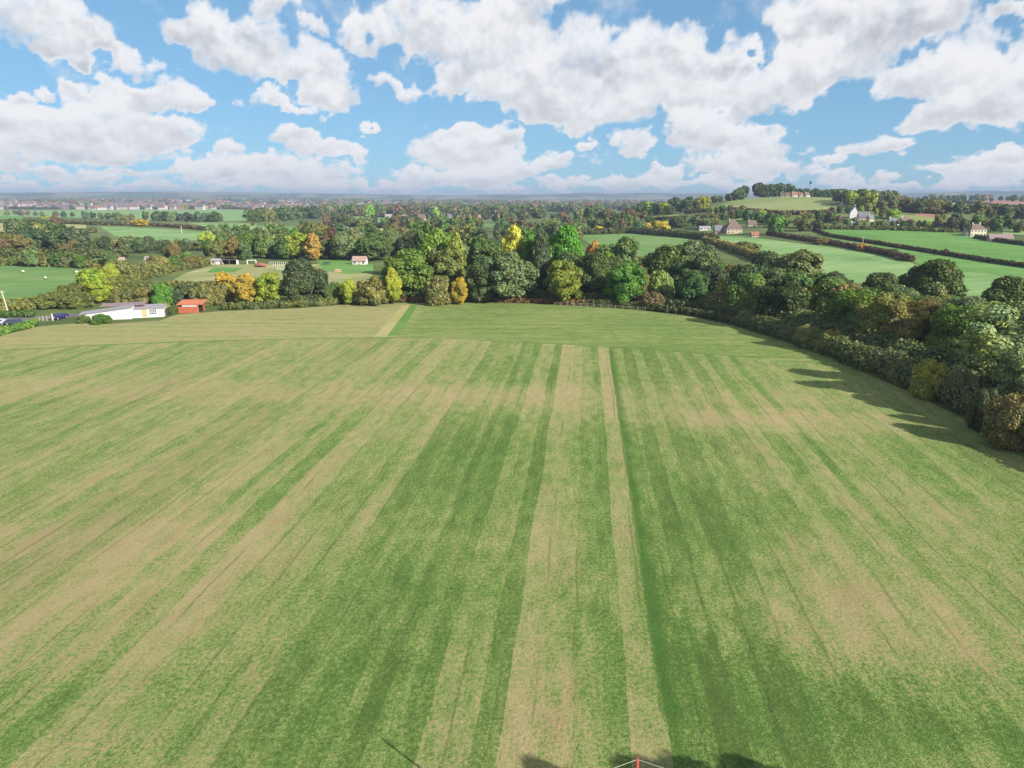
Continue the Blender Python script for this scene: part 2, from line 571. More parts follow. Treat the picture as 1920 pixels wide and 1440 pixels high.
    dull = t.math('MULTIPLY', t.smooth(tone, 0.30, 0.1), t.math('MULTIPLY', clear, 0.22))
    base = t.mix(dull, base, G(92, 102, 56))
    if not headland:
        # a line of longer, greener grass left beside one swath
        dd = t.math('ADD', t.math('SUBTRACT', s, UNCUT[0]), t.math('MULTIPLY', t.math('SUBTRACT', mid2, 0.5), 1.0))
        line = t.math('MULTIPLY', t.smooth(dd, -0.35, -0.15), t.smooth(dd, 1.3, 0.25))
        line = t.math('MULTIPLY', line, t.math('MULTIPLY', t.smooth(tt, UNCUT[1] - 0.2, UNCUT[1] + 0.4), t.smooth(tt, UNCUT[2] + 0.5, UNCUT[2] - 0.5)))
        base = t.mix(t.math('MULTIPLY', line, 0.7), base, G(84, 128, 54))
    fine2 = t.noise(t.vec('ADD', P, (13, 5, 0)), 5.5, 4.0, 0.75)
    base = t.vec('SCALE', base, scale=t.math('ADD', 0.52, t.math('MULTIPLY', t.math('ADD', fine2, t.math('MULTIPLY', mid2, 0.35)), 1.0)))
    # crisp darker joints between one swath and the next
    fr = t.math('ABSOLUTE', t.math('SUBTRACT', t.math('FRACT', t.math('MULTIPLY', sw, 1 / 2.43)), 0.5))
    joint = t.math('MULTIPLY', t.smooth(fr, 0.44, 0.475), t.smooth(t.noise(t.comb(t.math('MULTIPLY', s, 0.5), t.math('MULTIPLY', tt, 0.12), 2.0), 0.6, 3.0), 0.42, 0.62))
    base = t.mix(t.math('MULTIPLY', joint, 0.0 if headland else 0.42), base, G(88, 116, 60))
    # single pale stalks and dark gaps between tufts
    base = t.mix(t.math('MULTIPLY', t.smooth(tiny, 0.58, 0.70), 0.45), base, G(196, 190, 140))
    base = t.mix(t.math('MULTIPLY', t.smooth(tiny, 0.40, 0.28), 0.40), base, G(70, 84, 42))
    # reddish bare earth, a few spots
    earth = t.noise(t.vec('ADD', P, (31, 7, 0)), 0.11, 3.0, 0.6)
    base = t.mix(t.math('MULTIPLY', t.smooth(earth, 0.70, 0.76), 0.5), base, G(170, 128, 96))
    h = t.math('ADD', t.math('MULTIPLY', fine, 0.7), t.math('MULTIPLY', tiny, 0.45))
    principled(t, out, base, 0.95, bump_of(t, h, 1.0, 0.26), 0.1)
    return m


def field_material(name, c1, c2, c3, ang=0.0, scale=1.0, stripes=0.25):
    """farther grassland and ploughland: mottled, with faint lines along one direction"""
    m, t, out = new_mat(name)
    P = t.node('ShaderNodeNewGeometry').outputs['Position']
    a = t.vec('DOT_PRODUCT', P, (math.cos(ang), math.sin(ang), 0))
    b = t.vec('DOT_PRODUCT', P, (-math.sin(ang), math.cos(ang), 0))
    Q = t.comb(t.math('MULTIPLY', a, 0.12), b, 0.0)
    n1 = t.noise(P, 0.03 * scale, 3.0, 0.6)
    n2 = t.noise(Q, 0.25 * scale, 3.0, 0.6)
    n3 = t.noise(P, 0.5 * scale, 5.0, 0.75)
    v = t.math('ADD', t.math('MULTIPLY', n1, 0.9), t.math('ADD', t.math('MULTIPLY', n2, stripes * 2), t.math('MULTIPLY', n3, 0.7)))
    v = t.math('SUBTRACT', v, 0.3 + stripes)
    c1, c2, c3 = [tuple(min(0.9, q * 1.33) for q in c) for c in (c1, c2, c3)]
    col = t.ramp(v, [(0.2, c1), (0.5, c2), (0.8, c3)])
    principled(t, out, col, 0.95, bump_of(t, n3, 0.5, 0.5), 0.1)
    return m


# ------------------------------------------------------------------ fields: outlines given by the places they are seen at
FIELDS = []


def field(name, pix, mat):
    FIELDS.append((name, [(spot(p[0], p[1]) if p[1] > 600 and len(p) > 2 else at(*p))[:2] for p in pix], mat))


UNCUT = (st_of(1182, 910)[0], st_of(1240, 1345)[1], st_of(1143, 656)[1])
M_MOWN = mown_material("mown grass", None)
hx0 = at(200, 650); hx1 = at(1500, 668)
hd = Vector((hx1[0] - hx0[0], hx1[1] - hx0[1])).normalized()
hd = Vector((1.0, -0.03)).normalized()
M_HEAD = mown_material("mown headland grass", (hd.x, hd.y), True)
M_GREEN = field_material("lush pasture grass", G(98, 136, 72), G(122, 156, 88), G(148, 172, 106), 0.1, 0.8)
M_PALE = field_material("grazed pasture grass", G(106, 146, 84), G(140, 176, 108), G(172, 192, 132), 0.3, 0.8)
M_BRIGHT = field_material("bright young grass", G(94, 138, 68), G(114, 158, 80), G(136, 174, 98), -0.35, 0.6, 0.3)
M_STRAW = field_material("dry stubble", G(160, 160, 96), G(184, 180, 120), G(204, 196, 146), 0.0, 0.9)
M_OLIVEF = field_material("rough hill pasture", G(128, 144, 84), G(150, 162, 100), G(172, 176, 116), 0.0, 0.5, 0.35)
M_TAN = field_material("bare ploughed earth", G(176, 146, 116), G(196, 164, 132), G(208, 180, 146), 0.0, 0.4, 0.2)
M_PINK = field_material("red ploughed earth", G(160, 116, 104), G(176, 130, 116), G(190, 146, 128), 0.0, 0.4, 0.2)
M_DRY = field_material("dry garden ground", G(118, 146, 82), G(164, 166, 108), G(202, 188, 146), 0.0, 1.6, 0.2)
M_SCRUB = field_material("rough ground under hedges", G(70, 84, 42), G(92, 102, 54), G(128, 128, 78), 0.0, 1.0, 0.2)
M_LANE = field_material("lane asphalt", G(112, 108, 108), G(128, 124, 122), G(140, 136, 132), 0.0, 3.0, 0.1)
M_CUT = field_material("fresh cut strip", G(88, 132, 58), G(108, 148, 70), G(138, 164, 90), 1.3, 2.0, 0.2)
M_DRYSTRIP = field_material("dry cut strip", G(160, 160, 96), G(184, 176, 118), G(196, 184, 132), 1.3, 2.0, 0.3)
M_EDGE = field_material("longer grass along the swath", G(86, 126, 56), G(102, 138, 66), G(120, 150, 78), 1.3, 6.0, 0.2)

EDGE = [(-420, 760), (-60, 645), (75, 611.5), (150, 606), (210, 607), (300, 601), (330, 590), (420, 583), (560, 578), (640, 572), (720, 568.5), (900, 567.5), (1000, 570), (1100, 575), (1200, 582), (1290, 593), (1380, 612), (1450, 634),
        (1530, 662), (1620, 698), (1700, 732), (1800, 782), (1870, 820), (1925, 850), (2040, 920)]
HEADL = [(-420, 690), (0, 657), (200, 646), (400, 639), (550, 635), (700, 633), (740, 633.5), (900, 638), (1060, 645), (1150, 651), (1300, 661), (1430, 672), (1530, 682), (1585, 684)]


def S2(s, t):
    return (s * CT + t * ST, -s * ST + t * CT)


farm_edge = [at(*p)[:2] for p in EDGE]
field('fresh_cut_strip', [(727, 629), (770, 571.5), (783, 571.5), (750, 629)], M_CUT)
field('dry_cut_strip', [(700, 632), (754, 571.5), (769, 571.5), (726, 629.5), (722, 632)], M_DRYSTRIP)
# the dark line of uncut grass beside a swath
sL = st_of(1182, 910)[0]
tA = st_of(1240, 1345)[1]; tB = st_of(1143, 656)[1]
head = [at(*p)[:2] for p in HEADL]
# dark seam between headland and swaths
seam = head[:]
FIELDS.append(('headland_seam', [(p[0], p[1] - 0.45) for p in seam[1:7]] + [(p[0], p[1] + 0.25) for p in seam[6:0:-1]], M_EDGE))
FIELDS.append(('headland_seam', [(p[0], p[1] - 0.45) for p in seam[7:12]] + [(p[0], p[1] + 0.25) for p in seam[11:6:-1]], M_EDGE))
FIELDS.append(('headland', head + [at(1620, 698)[:2]] + farm_edge[:19][::-1], M_HEAD))
FIELDS.append(('mown_field', head[:] + [at(*p)[:2] for p in EDGE[19:]] + [(60, 55), (70, 20), (60, -60), (-120, -60), (-190, 40)], M_MOWN))
field('lane', [(-200, 620), (-60, 611), (30, 609), (80, 600), (125, 596), (160, 592), (165, 589), (120, 588), (90, 592), (20, 596), (-200, 600)], M_LANE)
field('pasture', [(-300, 486), (235, 484), (232, 489), (185, 517), (115, 550), (60, 574), (10, 588), (-300, 600)], M_GREEN)
field('pasture', [(186, 424), (300, 429), (392, 436), (380, 450), (300, 453), (215, 442)], M_PALE)
field('stubble_field', [(-60, 415), (42, 420), (42, 442), (-60, 440)], M_STRAW)
field('pasture', [(-60, 402), (44, 405), (42, 416), (-60, 414)], M_BRIGHT)
field('pasture', [(-160, 392), (478, 393), (466, 414), (250, 412), (-160, 402)], M_PALE)
field('stubble_field', [(100, 420), (162, 420), (162, 434), (108, 432)], M_STRAW)
field('pasture', [(345, 418), (482, 419), (478, 432), (400, 428)], M_PALE)
field('pasture', [(480, 422), (572, 424), (575, 434), (500, 436)], M_BRIGHT)
field('lawn', [(385, 511), (402, 502), (458, 502), (440, 510.5)], M_BRIGHT)
field('lawn', [(592, 487), (650, 488), (700, 496), (700, 512), (650, 514), (606, 506)], M_BRIGHT)
field('dry_garden_ground', [(310, 536), (330, 522), (350, 511), (400, 497), (480, 495), (600, 495), (700, 515), (690, 545), (500, 548)], M_DRY)
field('ploughed_field', [(598, 392), (762, 393), (760, 405), (598, 404)], M_TAN)
field('pasture', [(620, 405.5), (700, 406), (765, 413), (700, 420), (635, 415)], M_PALE)
field('stubble_field', [(620, 426), (750, 428), (750, 438), (640, 434)], M_STRAW)
field('ploughed_field', [(820, 397), (940, 399), (945, 409), (820, 406)], M_TAN)
field('pasture', [(750, 444), (812, 444), (812, 452), (750, 452)], M_BRIGHT)
field('pasture', [(872, 441), (912, 441), (912, 455), (872, 455)], M_BRIGHT)
field('pasture', [(906, 418), (928, 418), (928, 426), (906, 426)], M_GREEN)
field('pasture', [(1000, 433), (1030, 433), (1030, 441), (1000, 441)], M_BRIGHT)
field('rough_pasture', [(1080, 441), (1180, 438), (1290, 446), (1300, 468), (1215, 482), (1130, 470)], M_GREEN)
field('hill_pasture', [(1310, 442), (1400, 444), (1480, 454), (1560, 464), (1650, 479), (1708, 492), (1735, 504), (1840, 512), (1960, 528), (1960, 620), (1830, 570), (1700, 540), (1560, 525), (1490, 505), (1420, 476), (1350, 456)], M_PALE)
field('pasture', [(1556, 447), (1640, 459), (1800, 482), (1990, 512), (1990, 545), (1860, 520), (1740, 503), (1715, 491), (1650, 477), (1565, 461)], M_BRIGHT)
field('pasture', [(1528, 430.5), (1660, 431), (1780, 436), (1830, 443), (1990, 458), (1990, 508), (1800, 479), (1640, 457), (1550, 444)], M_BRIGHT)
field('hill_pasture', [(1212, 406), (1290, 393), (1350, 385), (1385, 860, 0), (1430, 880, 0), (1500, 890, 0), (1560, 870, 0), (1580, 840, 0), (1572, 392), (1552, 400), (1460, 401), (1400, 396), (1350, 394), (1290, 400), (1230, 412)], M_OLIVEF)
field('pasture', [(1355, 403), (1430, 403), (1425, 413), (1370, 413)], M_GREEN)
field('pasture', [(1685, 402), (1768, 409), (1768, 422), (1690, 416)], M_OLIVEF)
field('ploughed_field', [(1716, 400), (1762, 402), (1762, 408), (1716, 406)], M_PINK)
field('pasture', [(1740, 376), (1860, 391), (1905, 401), (1800, 397), (1722, 386)], M_PALE)
field('ploughed_field', [(1838, 374), (1960, 380), (1960, 386), (1838, 380)], M_PINK)
field('pasture', [(1640, 384), (1700, 384), (1730, 392), (1650, 394)], M_PALE)
field('pasture', [(1880, 430), (1960, 432), (1960, 442), (1880, 438)], M_PALE)


def inside(P, poly):
    x, y = P[:, 0], P[:, 1]
    r = np.zeros(len(P), bool)
    n = len(poly)
    for i in range(n):
        x0, y0 = poly[i]; x1, y1 = poly[(i + 1) % n]
        c = ((y0 > y) != (y1 > y))
        with np.errstate(divide='ignore', invalid='ignore'):
            xi = (x1 - x0) * (y - y0) / (y1 - y0 + 1e-12) + x0
        r ^= c & (x < xi)
    return r


def build_ground():
    pts = []
    radii = [6.0]
    while radii[-1] < 8850:
        radii.append(radii[-1] * 1.045)
    for r in radii:
        n = 110
        for i in range(n):
            a = math.radians(-56 + 112 * (i + 0.5 * (len(pts) % 2)) / n)
            pts.append((r * math.sin(a), r * math.cos(a)))
    for r in radii[::4]:
        for i in range(22):
            a = math.radians(60 + 240 * i / 21)
            pts.append((r * math.sin(a), r * math.cos(a)))
    n0 = len(pts)
    edges = []
    for name, poly, mat in FIELDS:
        ring = []
        for i in range(len(poly)):
            a, b = poly[i], poly[(i + 1) % len(poly)]
            L = math.dist(a, b)
            d = math.hypot(a[0] + b[0], a[1] + b[1]) / 2
            k = max(1, int(L / max(3.0, d * 0.035)))
            for j in range(k):
                ring.append((a[0] + (b[0] - a[0]) * j / k, a[1] + (b[1] - a[1]) * j / k))
        i0 = len(pts)
        pts += ring
        edges += [(i0 + j, i0 + (j + 1) % len(ring)) for j in range(len(ring))]
    res = geometry.delaunay_2d_cdt([Vector(p) for p in pts], edges, [], 0, 1e-4)
    V = np.array([(v.x, v.y) for v in res[0]])
    F = np.array([f for f in res[2] if len(f) == 3], dtype=np.int64)
    Z = ground_z(V[:, 0], V[:, 1])
    P3 = np.column_stack([V, Z])
    cen = V[F].mean(1)
    own = np.full(len(F), -1)
    for k, (name, poly, mat) in enumerate(FIELDS):
        sel = inside(cen, poly) & (own < 0)
        own[sel] = k
    M_BASE = ground_material()
    for k in range(-1, len(FIELDS)):
        sel = F[own == k]
        if not len(sel):
            continue
        a = P3[sel[:, 0], :2]; b = P3[sel[:, 1], :2]; c = P3[sel[:, 2], :2]
        cr = (b[:, 0] - a[:, 0]) * (c[:, 1] - a[:, 1]) - (b[:, 1] - a[:, 1]) * (c[:, 0] - a[:, 0])
        sel[cr < 0] = sel[cr < 0][:, ::-1]
        used, inv = np.unique(sel, return_inverse=True)
        nm, mat = ('ground', M_BASE) if k < 0 else (FIELDS[k][0], FIELDS[k][2])
        me = mesh_from(nm, P3[used], inv.reshape(-1, 3), 3)
        me.polygons.foreach_set('use_smooth', np.ones(len(me.polygons), dtype=bool))
        me.materials.append(mat)
        ob = bpy.data.objects.new(nm, me)
        COL.objects.link(ob)
        ob['kind'] = 'structure'


def ground_material():
    m, t, out = new_mat("countryside ground")
    P = t.node('ShaderNodeNewGeometry').outputs['Position']
    n1 = t.noise(P, 0.004, 3.0, 0.6)
    n2 = t.noise(P, 0.05, 4.0, 0.6)
    v = t.math('ADD', t.math('MULTIPLY', n1, 0.8), t.math('MULTIPLY', n2, 0.4))
    near = t.ramp(v, [(0.40, G(88, 104, 56)), (0.55, G(110, 128, 70)), (0.68, G(140, 154, 92)), (0.8, G(160, 166, 110))])
    # far away: patchwork of fields
    vor = t.node('ShaderNodeTexVoronoi')
    t.l.new(t.vec('MULTIPLY', P, (1.0, 0.5, 1.0)), vor.inputs['Vector'])
    vor.inputs['Scale'].default_value = 0.0045
    patch = t.ramp(t.sep(vor.outputs['Color'])[0], [(0.0, G(96, 116, 70)), (0.3, G(84, 98, 60)), (0.5, G(150, 160, 104)), (0.7, G(70, 84, 50)), (0.85, G(176, 158, 124)), (1.0, G(110, 140, 84))], 'CONSTANT')
    r = t.vec('LENGTH', P)
    col = t.mix(t.smooth(r, 1500, 3500), near, patch)
    principled(t, out, col, 0.95, None, 0.1)
    return m


build_ground()

# ------------------------------------------------------------------ foliage
def tag(o, label=None, cat=None, group=None, kind=None):
    if label:
        o['label'] = label
    if cat:
        o['category'] = cat
    if group:
        o['group'] = group
    if kind:
        o['kind'] = kind
    return o


def link(name, me, parent=None):
    o = bpy.data.objects.new(name, me)
    COL.objects.link(o)
    if parent is not None:
        o.parent = parent
    return o


def empty(name, loc, rz=0.0):
    o = bpy.data.objects.new(name, None)
    COL.objects.link(o)
    o.location = loc
    o.rotation_euler = (0, 0, rz)
    return o


def foliage_material(name="foliage", attr=None):
    m, t, out = new_mat(name)
    oi = t.node('ShaderNodeObjectInfo') if attr is None else t.node('ShaderNodeAttribute', attribute_name=attr)
    tcn = t.node('ShaderNodeTexCoord')
    g = t.node('ShaderNodeNewGeometry')
    P = t.vec('ADD', g.outputs['Position'], (0, 0, 0))
    n1 = t.noise(P, 0.35, 3.0, 0.6)
    n2 = t.noise(P, 1.6, 3.0, 0.7)
    isl = g.outputs['Random Per Island']
    f = t.math('ADD', t.math('ADD', t.math('MULTIPLY', t.math('SUBTRACT', n1, 0.5), 1.5), t.math('MULTIPLY', t.math('SUBTRACT', n2, 0.5), 0.9)), t.math('MULTIPLY', t.math('SUBTRACT', isl, 0.5), 0.9))
    k = t.math('ADD', 1.0, t.math('MULTIPLY', f, 0.55))
    base = t.vec('SCALE', oi.outputs['Color'], scale=t.math('MULTIPLY', t.math('MAXIMUM', k, 0.3), 1.62))
    warm = t.vec('MULTIPLY', base, (1.16, 1.06, 0.85))
    cool = t.vec('MULTIPLY', base, (0.88, 1.0, 1.0))
    base = t.mix(t.smooth(n1, 0.35, 0.65), cool, warm)
    n6 = t.noise(P, 0.16, 2.0, 0.6)
    base = t.mix(t.math('MULTIPLY', t.smooth(n6, 0.56, 0.70), 0.35), base, t.vec('MULTIPLY', base, (1.4, 1.2, 0.7)))
    dif = t.node('ShaderNodeBsdfDiffuse')
    t.l.new(base, dif.inputs[0])
    tl = t.node('ShaderNodeBsdfTranslucent')
    t.l.new(t.vec('MULTIPLY', base, (1.1, 1.25, 0.55)), tl.inputs[0])
    gl = t.node('ShaderNodeBsdfGlossy')
    gl.inputs['Color'].default_value = (0.5, 0.5, 0.5, 1)
    gl.inputs['Roughness'].default_value = 0.55
    m1 = t.node('ShaderNodeMixShader'); m1.inputs[0].default_value = 0.28
    t.l.new(dif.outputs[0], m1.inputs[1]); t.l.new(tl.outputs[0], m1.inputs[2])
    m2 = t.node('ShaderNodeMixShader'); m2.inputs[0].default_value = 0.035
    t.l.new(m1.outputs[0], m2.inputs[1]); t.l.new(gl.outputs[0], m2.inputs[2])
    t.l.new(m2.outputs[0], out.inputs[0])
    return m


def plain(name, col, rough=0.8, spec=0.3, var=0.0, vscale=2.0, metal=0.0):
    m, t, out = new_mat(name)
    if var:
        P = t.node('ShaderNodeTexCoord').outputs['Object']
        n = t.noise(P, vscale, 4.0, 0.65)
        col = t.vec('SCALE', t.comb(*col), scale=t.math('ADD', 1.0 - var, t.math('MULTIPLY', n, 2 * var)))
    p = principled(t, out, col, rough, None, spec)
    p.inputs['Metallic'].default_value = metal
    return m


M_LEAF = foliage_material()
M_LEAF_MANY = foliage_material('foliage of many trees', 'tint')
M_BARK = plain("bark", G(120, 106, 88), 0.9, 0.1, 0.35, 1.5)

ICO = None


def ico(sub):
    import bmesh
    bm = bmesh.new()
    bmesh.ops.create_icosphere(bm, subdivisions=sub, radius=1)
    v = np.array([x.co[:] for x in bm.verts]); f = np.array([[y.index for y in x.verts] for x in bm.faces])
    bm.free()
    return v, f


ICO1, ICO2 = ico(1), ico(2)


def leaf_mesh(name, C, R, leaf, cover=1.7, seed=0, core=0.80, flatten=1.0, spiky=0.25, low=-0.75):
    """a mass of leaf clumps spread over the lobes (centres C, radii R)"""
    rs = np.random.RandomState(seed)
    C = np.asarray(C, float); R = np.asarray(R, float)
    pos, nor = [], []
    for c, r in zip(C, R):
        n = max(10, int(4 * math.pi * r * r * cover / (leaf * leaf)))
        d = rs.normal(size=(n, 3)); d /= np.linalg.norm(d, axis=1)[:, None]
        d = d[d[:, 2] > low]
        rad = r * (1.0 + spiky * (rs.rand(len(d)) ** 2) - 0.10 * rs.rand(len(d)))
        p = c + d * rad[:, None] * np.array([1, 1, flatten])
        pos.append(p); nor.append(d)
    pos = np.concatenate(pos); nor = np.concatenate(nor)
    keep = np.ones(len(pos), bool)
    for c, r in zip(C, R):
        d = (pos - c) / np.array([1, 1, flatten])
        keep &= ~((d * d).sum(1) < (r * 0.80) ** 2)
    keep &= pos[:, 2] > 0.02
    pos, nor = pos[keep], nor[keep]
    n = len(pos)
    N = nor + rs.normal(size=(n, 3)) * 0.55 + np.array([0, 0, 0.2])
    N /= np.linalg.norm(N, axis=1)[:, None]
    A = np.cross(N, rs.normal(size=(n, 3))); A /= np.linalg.norm(A, axis=1)[:, None] + 1e-9
    B = np.cross(N, A)
    sz = leaf * (0.45 + 0.55 * rs.rand(n))[:, None]
    asp = (0.6 + 0.5 * rs.rand(n))[:, None]
    v = np.stack([pos - A * sz - B * sz * asp * 0.6, pos + A * sz * 0.7 - B * sz * asp, pos + A * sz + B * sz * asp * 0.7, pos - A * sz * 0.6 + B * sz * asp], 1).reshape(-1, 3)
    q = np.arange(n * 4).reshape(-1, 4)
    tris = np.concatenate([q[:, [0, 1, 2]], q[:, [0, 2, 3]]])
    # inner body of the crown
    iv, if_ = ICO1 if leaf > 0.8 or len(R) > 60 else ICO2
    cv, cf = [], []
    o = len(v)
    for c, r in zip(C, R):
        jit = 1 + 0.22 * (rs.rand(len(iv), 1) - 0.5)
        vv = c + iv * jit * r * core * np.array([1, 1, flatten])
        vv[:, 2] = np.maximum(vv[:, 2], -0.3)
        cv.append(vv); cf.append(if_ + o); o += len(iv)
    V = np.concatenate([v] + cv); F = np.concatenate([tris] + cf)
    me = mesh_from(name, V, F, 3)
    me.materials.append(M_LEAF)
    return me


def tube(points, radii, n=7):
    V, F = [], []
    P = [Vector(p) for p in points]
    for i, p in enumerate(P):
        d = (P[min(i + 1, len(P) - 1)] - P[max(i - 1, 0)]).normalized()
        a = d.cross(Vector((0.3, 1, 0.1))).normalized(); b = d.cross(a)
        for k in range(n):
            t = 2 * math.pi * k / n
            V.append(p + (a * math.cos(t) + b * math.sin(t)) * radii[i])
    for i in range(len(P) - 1):
        for k in range(n):
            k2 = (k + 1) % n
            F.append((i * n + k, i * n + k2, (i + 1) * n + k2, (i + 1) * n + k))
    F.append(tuple(range(n - 1, -1, -1)))
    F.append(tuple(range((len(P) - 1) * n, len(P) * n)))
    return V, F


class MB:
    """collects pieces of one mesh; each face may have its own material"""
    def __init__(s):
        s.v, s.f, s.m, s.mats = [], [], [], []

    def mi(s, mat):
        if mat not in s.mats:
            s.mats.append(mat)
        return s.mats.index(mat)

    def add(s, V, F, mat):
        o = len(s.v)
        s.v += [tuple(x) for x in V]
        s.f += [tuple(i + o for i in f) for f in F]
        s.m += [s.mi(mat)] * len(F)
        return s

    def box(s, x0, x1, y0, y1, z0, z1, mat):
        V = [(x0, y0, z0), (x1, y0, z0), (x1, y1, z0), (x0, y1, z0), (x0, y0, z1), (x1, y0, z1), (x1, y1, z1), (x0, y1, z1)]
        return s.add(V, [(3, 2, 1, 0), (4, 5, 6, 7), (0, 1, 5, 4), (1, 2, 6, 5), (2, 3, 7, 6), (3, 0, 4, 7)], mat)

    def tube(s, pts, r, mat, n=7):
        V, F = tube(pts, r, n)
        return s.add(V, F, mat)

    def build(s, name, parent=None, bevel=0.0, smooth=False):
        me = bpy.data.meshes.new(name)
        me.from_pydata(s.v, [], s.f)
        for m in s.mats:
            me.materials.append(m)
        me.polygons.foreach_set('material_index', s.m)
        if smooth:
            me.polygons.foreach_set('use_smooth', [True] * len(s.f))
        me.update()
        o = link(name, me, parent)
        if bevel:
            b = o.modifiers.new('bevel', 'BEVEL'); b.width = bevel; b.segments = 2; b.limit_method = 'ANGLE'
        return o


def crown_lobes(kind, rs):
    """lobes of a crown in a tree of height 1 and width 1 (both scaled later); returns centres, radii"""
    C, R = [], []
    def put(n, zc, zr, rr, lo, hi, power=1.0, taper=None):
        for _ in range(n):
            d = rs.normal(size=3); d /= np.linalg.norm(d)
            u = 0.55 + 0.45 * rs.rand() ** 0.5
            r = rs.uniform(lo, hi)
            z = zc + d[2] * zr * u
            k = 1.0 if taper is None else taper(z)
            C.append((d[0] * (rr - r * 0.8) * u * k, d[1] * (rr - r * 0.8) * u * k, z)); R.append(r * (0.6 + 0.4 * k))
    if kind == 'round':
        put(36, 0.52, 0.42, 0.5, 0.11, 0.19)
        put(6, 0.5, 0.15, 0.3, 0.2, 0.26)
    elif kind == 'tall':
        put(36, 0.50, 0.44, 0.5, 0.09, 0.16, taper=lambda z: 1.0 - 0.75 * max(0, z - 0.55))
        put(6, 0.5, 0.3, 0.25, 0.18, 0.24)
    elif kind == 'multi':          # several stems with crowns of their own
        for k in range(5):
            a = k * 2.1 + rs.rand(); q = 0.27 * rs.uniform(0.6, 1.1)
            h = rs.uniform(0.75, 1.0)
            for _ in range(9):
                d = rs.normal(size=3); d /= np.linalg.norm(d)
                r = rs.uniform(0.07, 0.13)
                C.append((math.cos(a) * q + d[0] * 0.13, math.sin(a) * q + d[1] * 0.13, 0.15 + (h - 0.25) * rs.rand() ** 0.6 + d[2] * 0.05)); R.append(r)
        put(6, 0.42, 0.2, 0.3, 0.16, 0.2)
    elif kind == 'cone':
        put(44, 0.5, 0.42, 0.5, 0.07, 0.12, taper=lambda z: max(0.25, min(1.0, 1.55 - 1.35 * z)))
        put(6, 0.4, 0.22, 0.25, 0.18, 0.22)
    elif kind == 'bush':
        put(26, 0.40, 0.42, 0.5, 0.12, 0.2)
        put(8, 0.2, 0.12, 0.48, 0.15, 0.2)
        put(4, 0.4, 0.1, 0.2, 0.24, 0.3)
    C = np.array(C); R = np.array(R)
    return C, R


def make_proto(kind, H, Wd, leaf, seed, cover=1.7):
    rs = np.random.RandomState(seed)
    C, R = crown_lobes(kind, rs)
    C = C * np.array([Wd, Wd, H]); R = R * (Wd * 0.6 + H * 0.4)
    if kind == 'bush':
        R = R * 0.9
    top = (C[:, 2] + R).max(); 
    C[:, 2] *= (H / top)
    me = leaf_mesh("crown_" + kind, C, R, leaf, cover, seed)
    trunk = None
    if kind != 'bush':
        mb = MB()
        mb.tube([(0, 0, -0.5), (0.05, 0, H * 0.12), (0.1, 0.05, H * 0.35), (0, 0.1, H * 0.6)], [0.035 * H, 0.026 * H, 0.02 * H, 0.008 * H], M_BARK)
        for k in range(5):
            a = k * 1.35 + rs.rand()
            z0 = H * rs.uniform(0.18, 0.4)
            mb.tube([(0.05, 0, z0), (math.cos(a) * Wd * 0.15, math.sin(a) * Wd * 0.15, z0 + H * 0.14), (math.cos(a) * Wd * 0.34, math.sin(a) * Wd * 0.34, z0 + H * 0.3)], [0.014 * H, 0.009 * H, 0.004 * H], M_BARK, 5)
        tmp = mb.build("trunk")
        trunk = tmp.data
        bpy.data.objects.remove(tmp)
    return dict(crown=me, trunk=trunk, H=H, W=Wd)


PROTO = {}
for lod, leaf, cov in (('z', 0.22, 1.5), ('a', 0.34, 1.5), ('b', 0.5, 1.5), ('c', 1.0, 1.5), ('d', 1.8, 1.4)):
    for kind, H, Wd in (('round', 14, 13), ('tall', 15, 10), ('multi', 13, 12), ('cone', 13, 8), ('bush', 5, 7)):
        for v in range(2 if lod in 'zab' and kind != 'cone' else 1):
            lf = leaf * (0.7 if kind == 'bush' else 1)
            PROTO[kind + lod + str(v)] = (lod, kind, H, Wd, lf, cov, len(PROTO) * 7 + 3)
MADE = {}


def proto(kind, lod, v):
    key = kind + lod + str(v)
    if key not in PROTO:
        key = kind + lod + '0'
    if key not in MADE:
        l, k, H, Wd, lf, cov, sd_ = PROTO[key]
        MADE[key] = make_proto(k, H, Wd, lf, sd_, cov)
    return MADE[key]


RNG = random.Random(42)
TREES = []


def plant(kind, px, py_top, wpx, dist, col, label, cat=None, group=None, name=None, height=None):
    """a tree that stands at forward distance dist in column px, reaching row py_top, wpx wide in the photograph"""
    x, y, z = spot(px, dist)
    H = (height_for(py_top, dist) - z) if height is None else height
    H = max(1.2, H)
    Wm = wpx * depth_of(y, z + H * 0.5) / FPX
    return plant_at(kind, x, y, z, H, Wm, col, label, cat, group, name)


def plant_at(kind, x, y, z, H, Wm, col, label, cat=None, group=None, name=None):
    lod = 'z' if y < 155 else 'a' if y < 235 else 'b' if y < 420 else 'c' if y < 900 else 'd'
    p = proto(kind, lod, RNG.randrange(2))
    name = name or ('shrub' if kind == 'bush' else 'tree')
    rz = RNG.uniform(0, 6.28)
    s = (Wm / p['W'], Wm / p['W'], H / p['H'])
    c = tuple(G(*col)) + (1,)
    if kind == 'bush':
        o = link(name, p['crown'])
        o.location = (x, y, z - 0.1); o.rotation_euler = (0, 0, rz); o.scale = s; o.color = c
    else:
        o = empty(name, (x, y, z - 0.1), rz)
        o.scale = s
        cr = link('crown', p['crown'], o); cr.color = c
        link('trunk', p['trunk'], o)
    tag(o, label, cat or ('shrub' if kind == 'bush' else 'tree'), group)
    TREES.append((o, x, y, z, H, Wm))
    return o


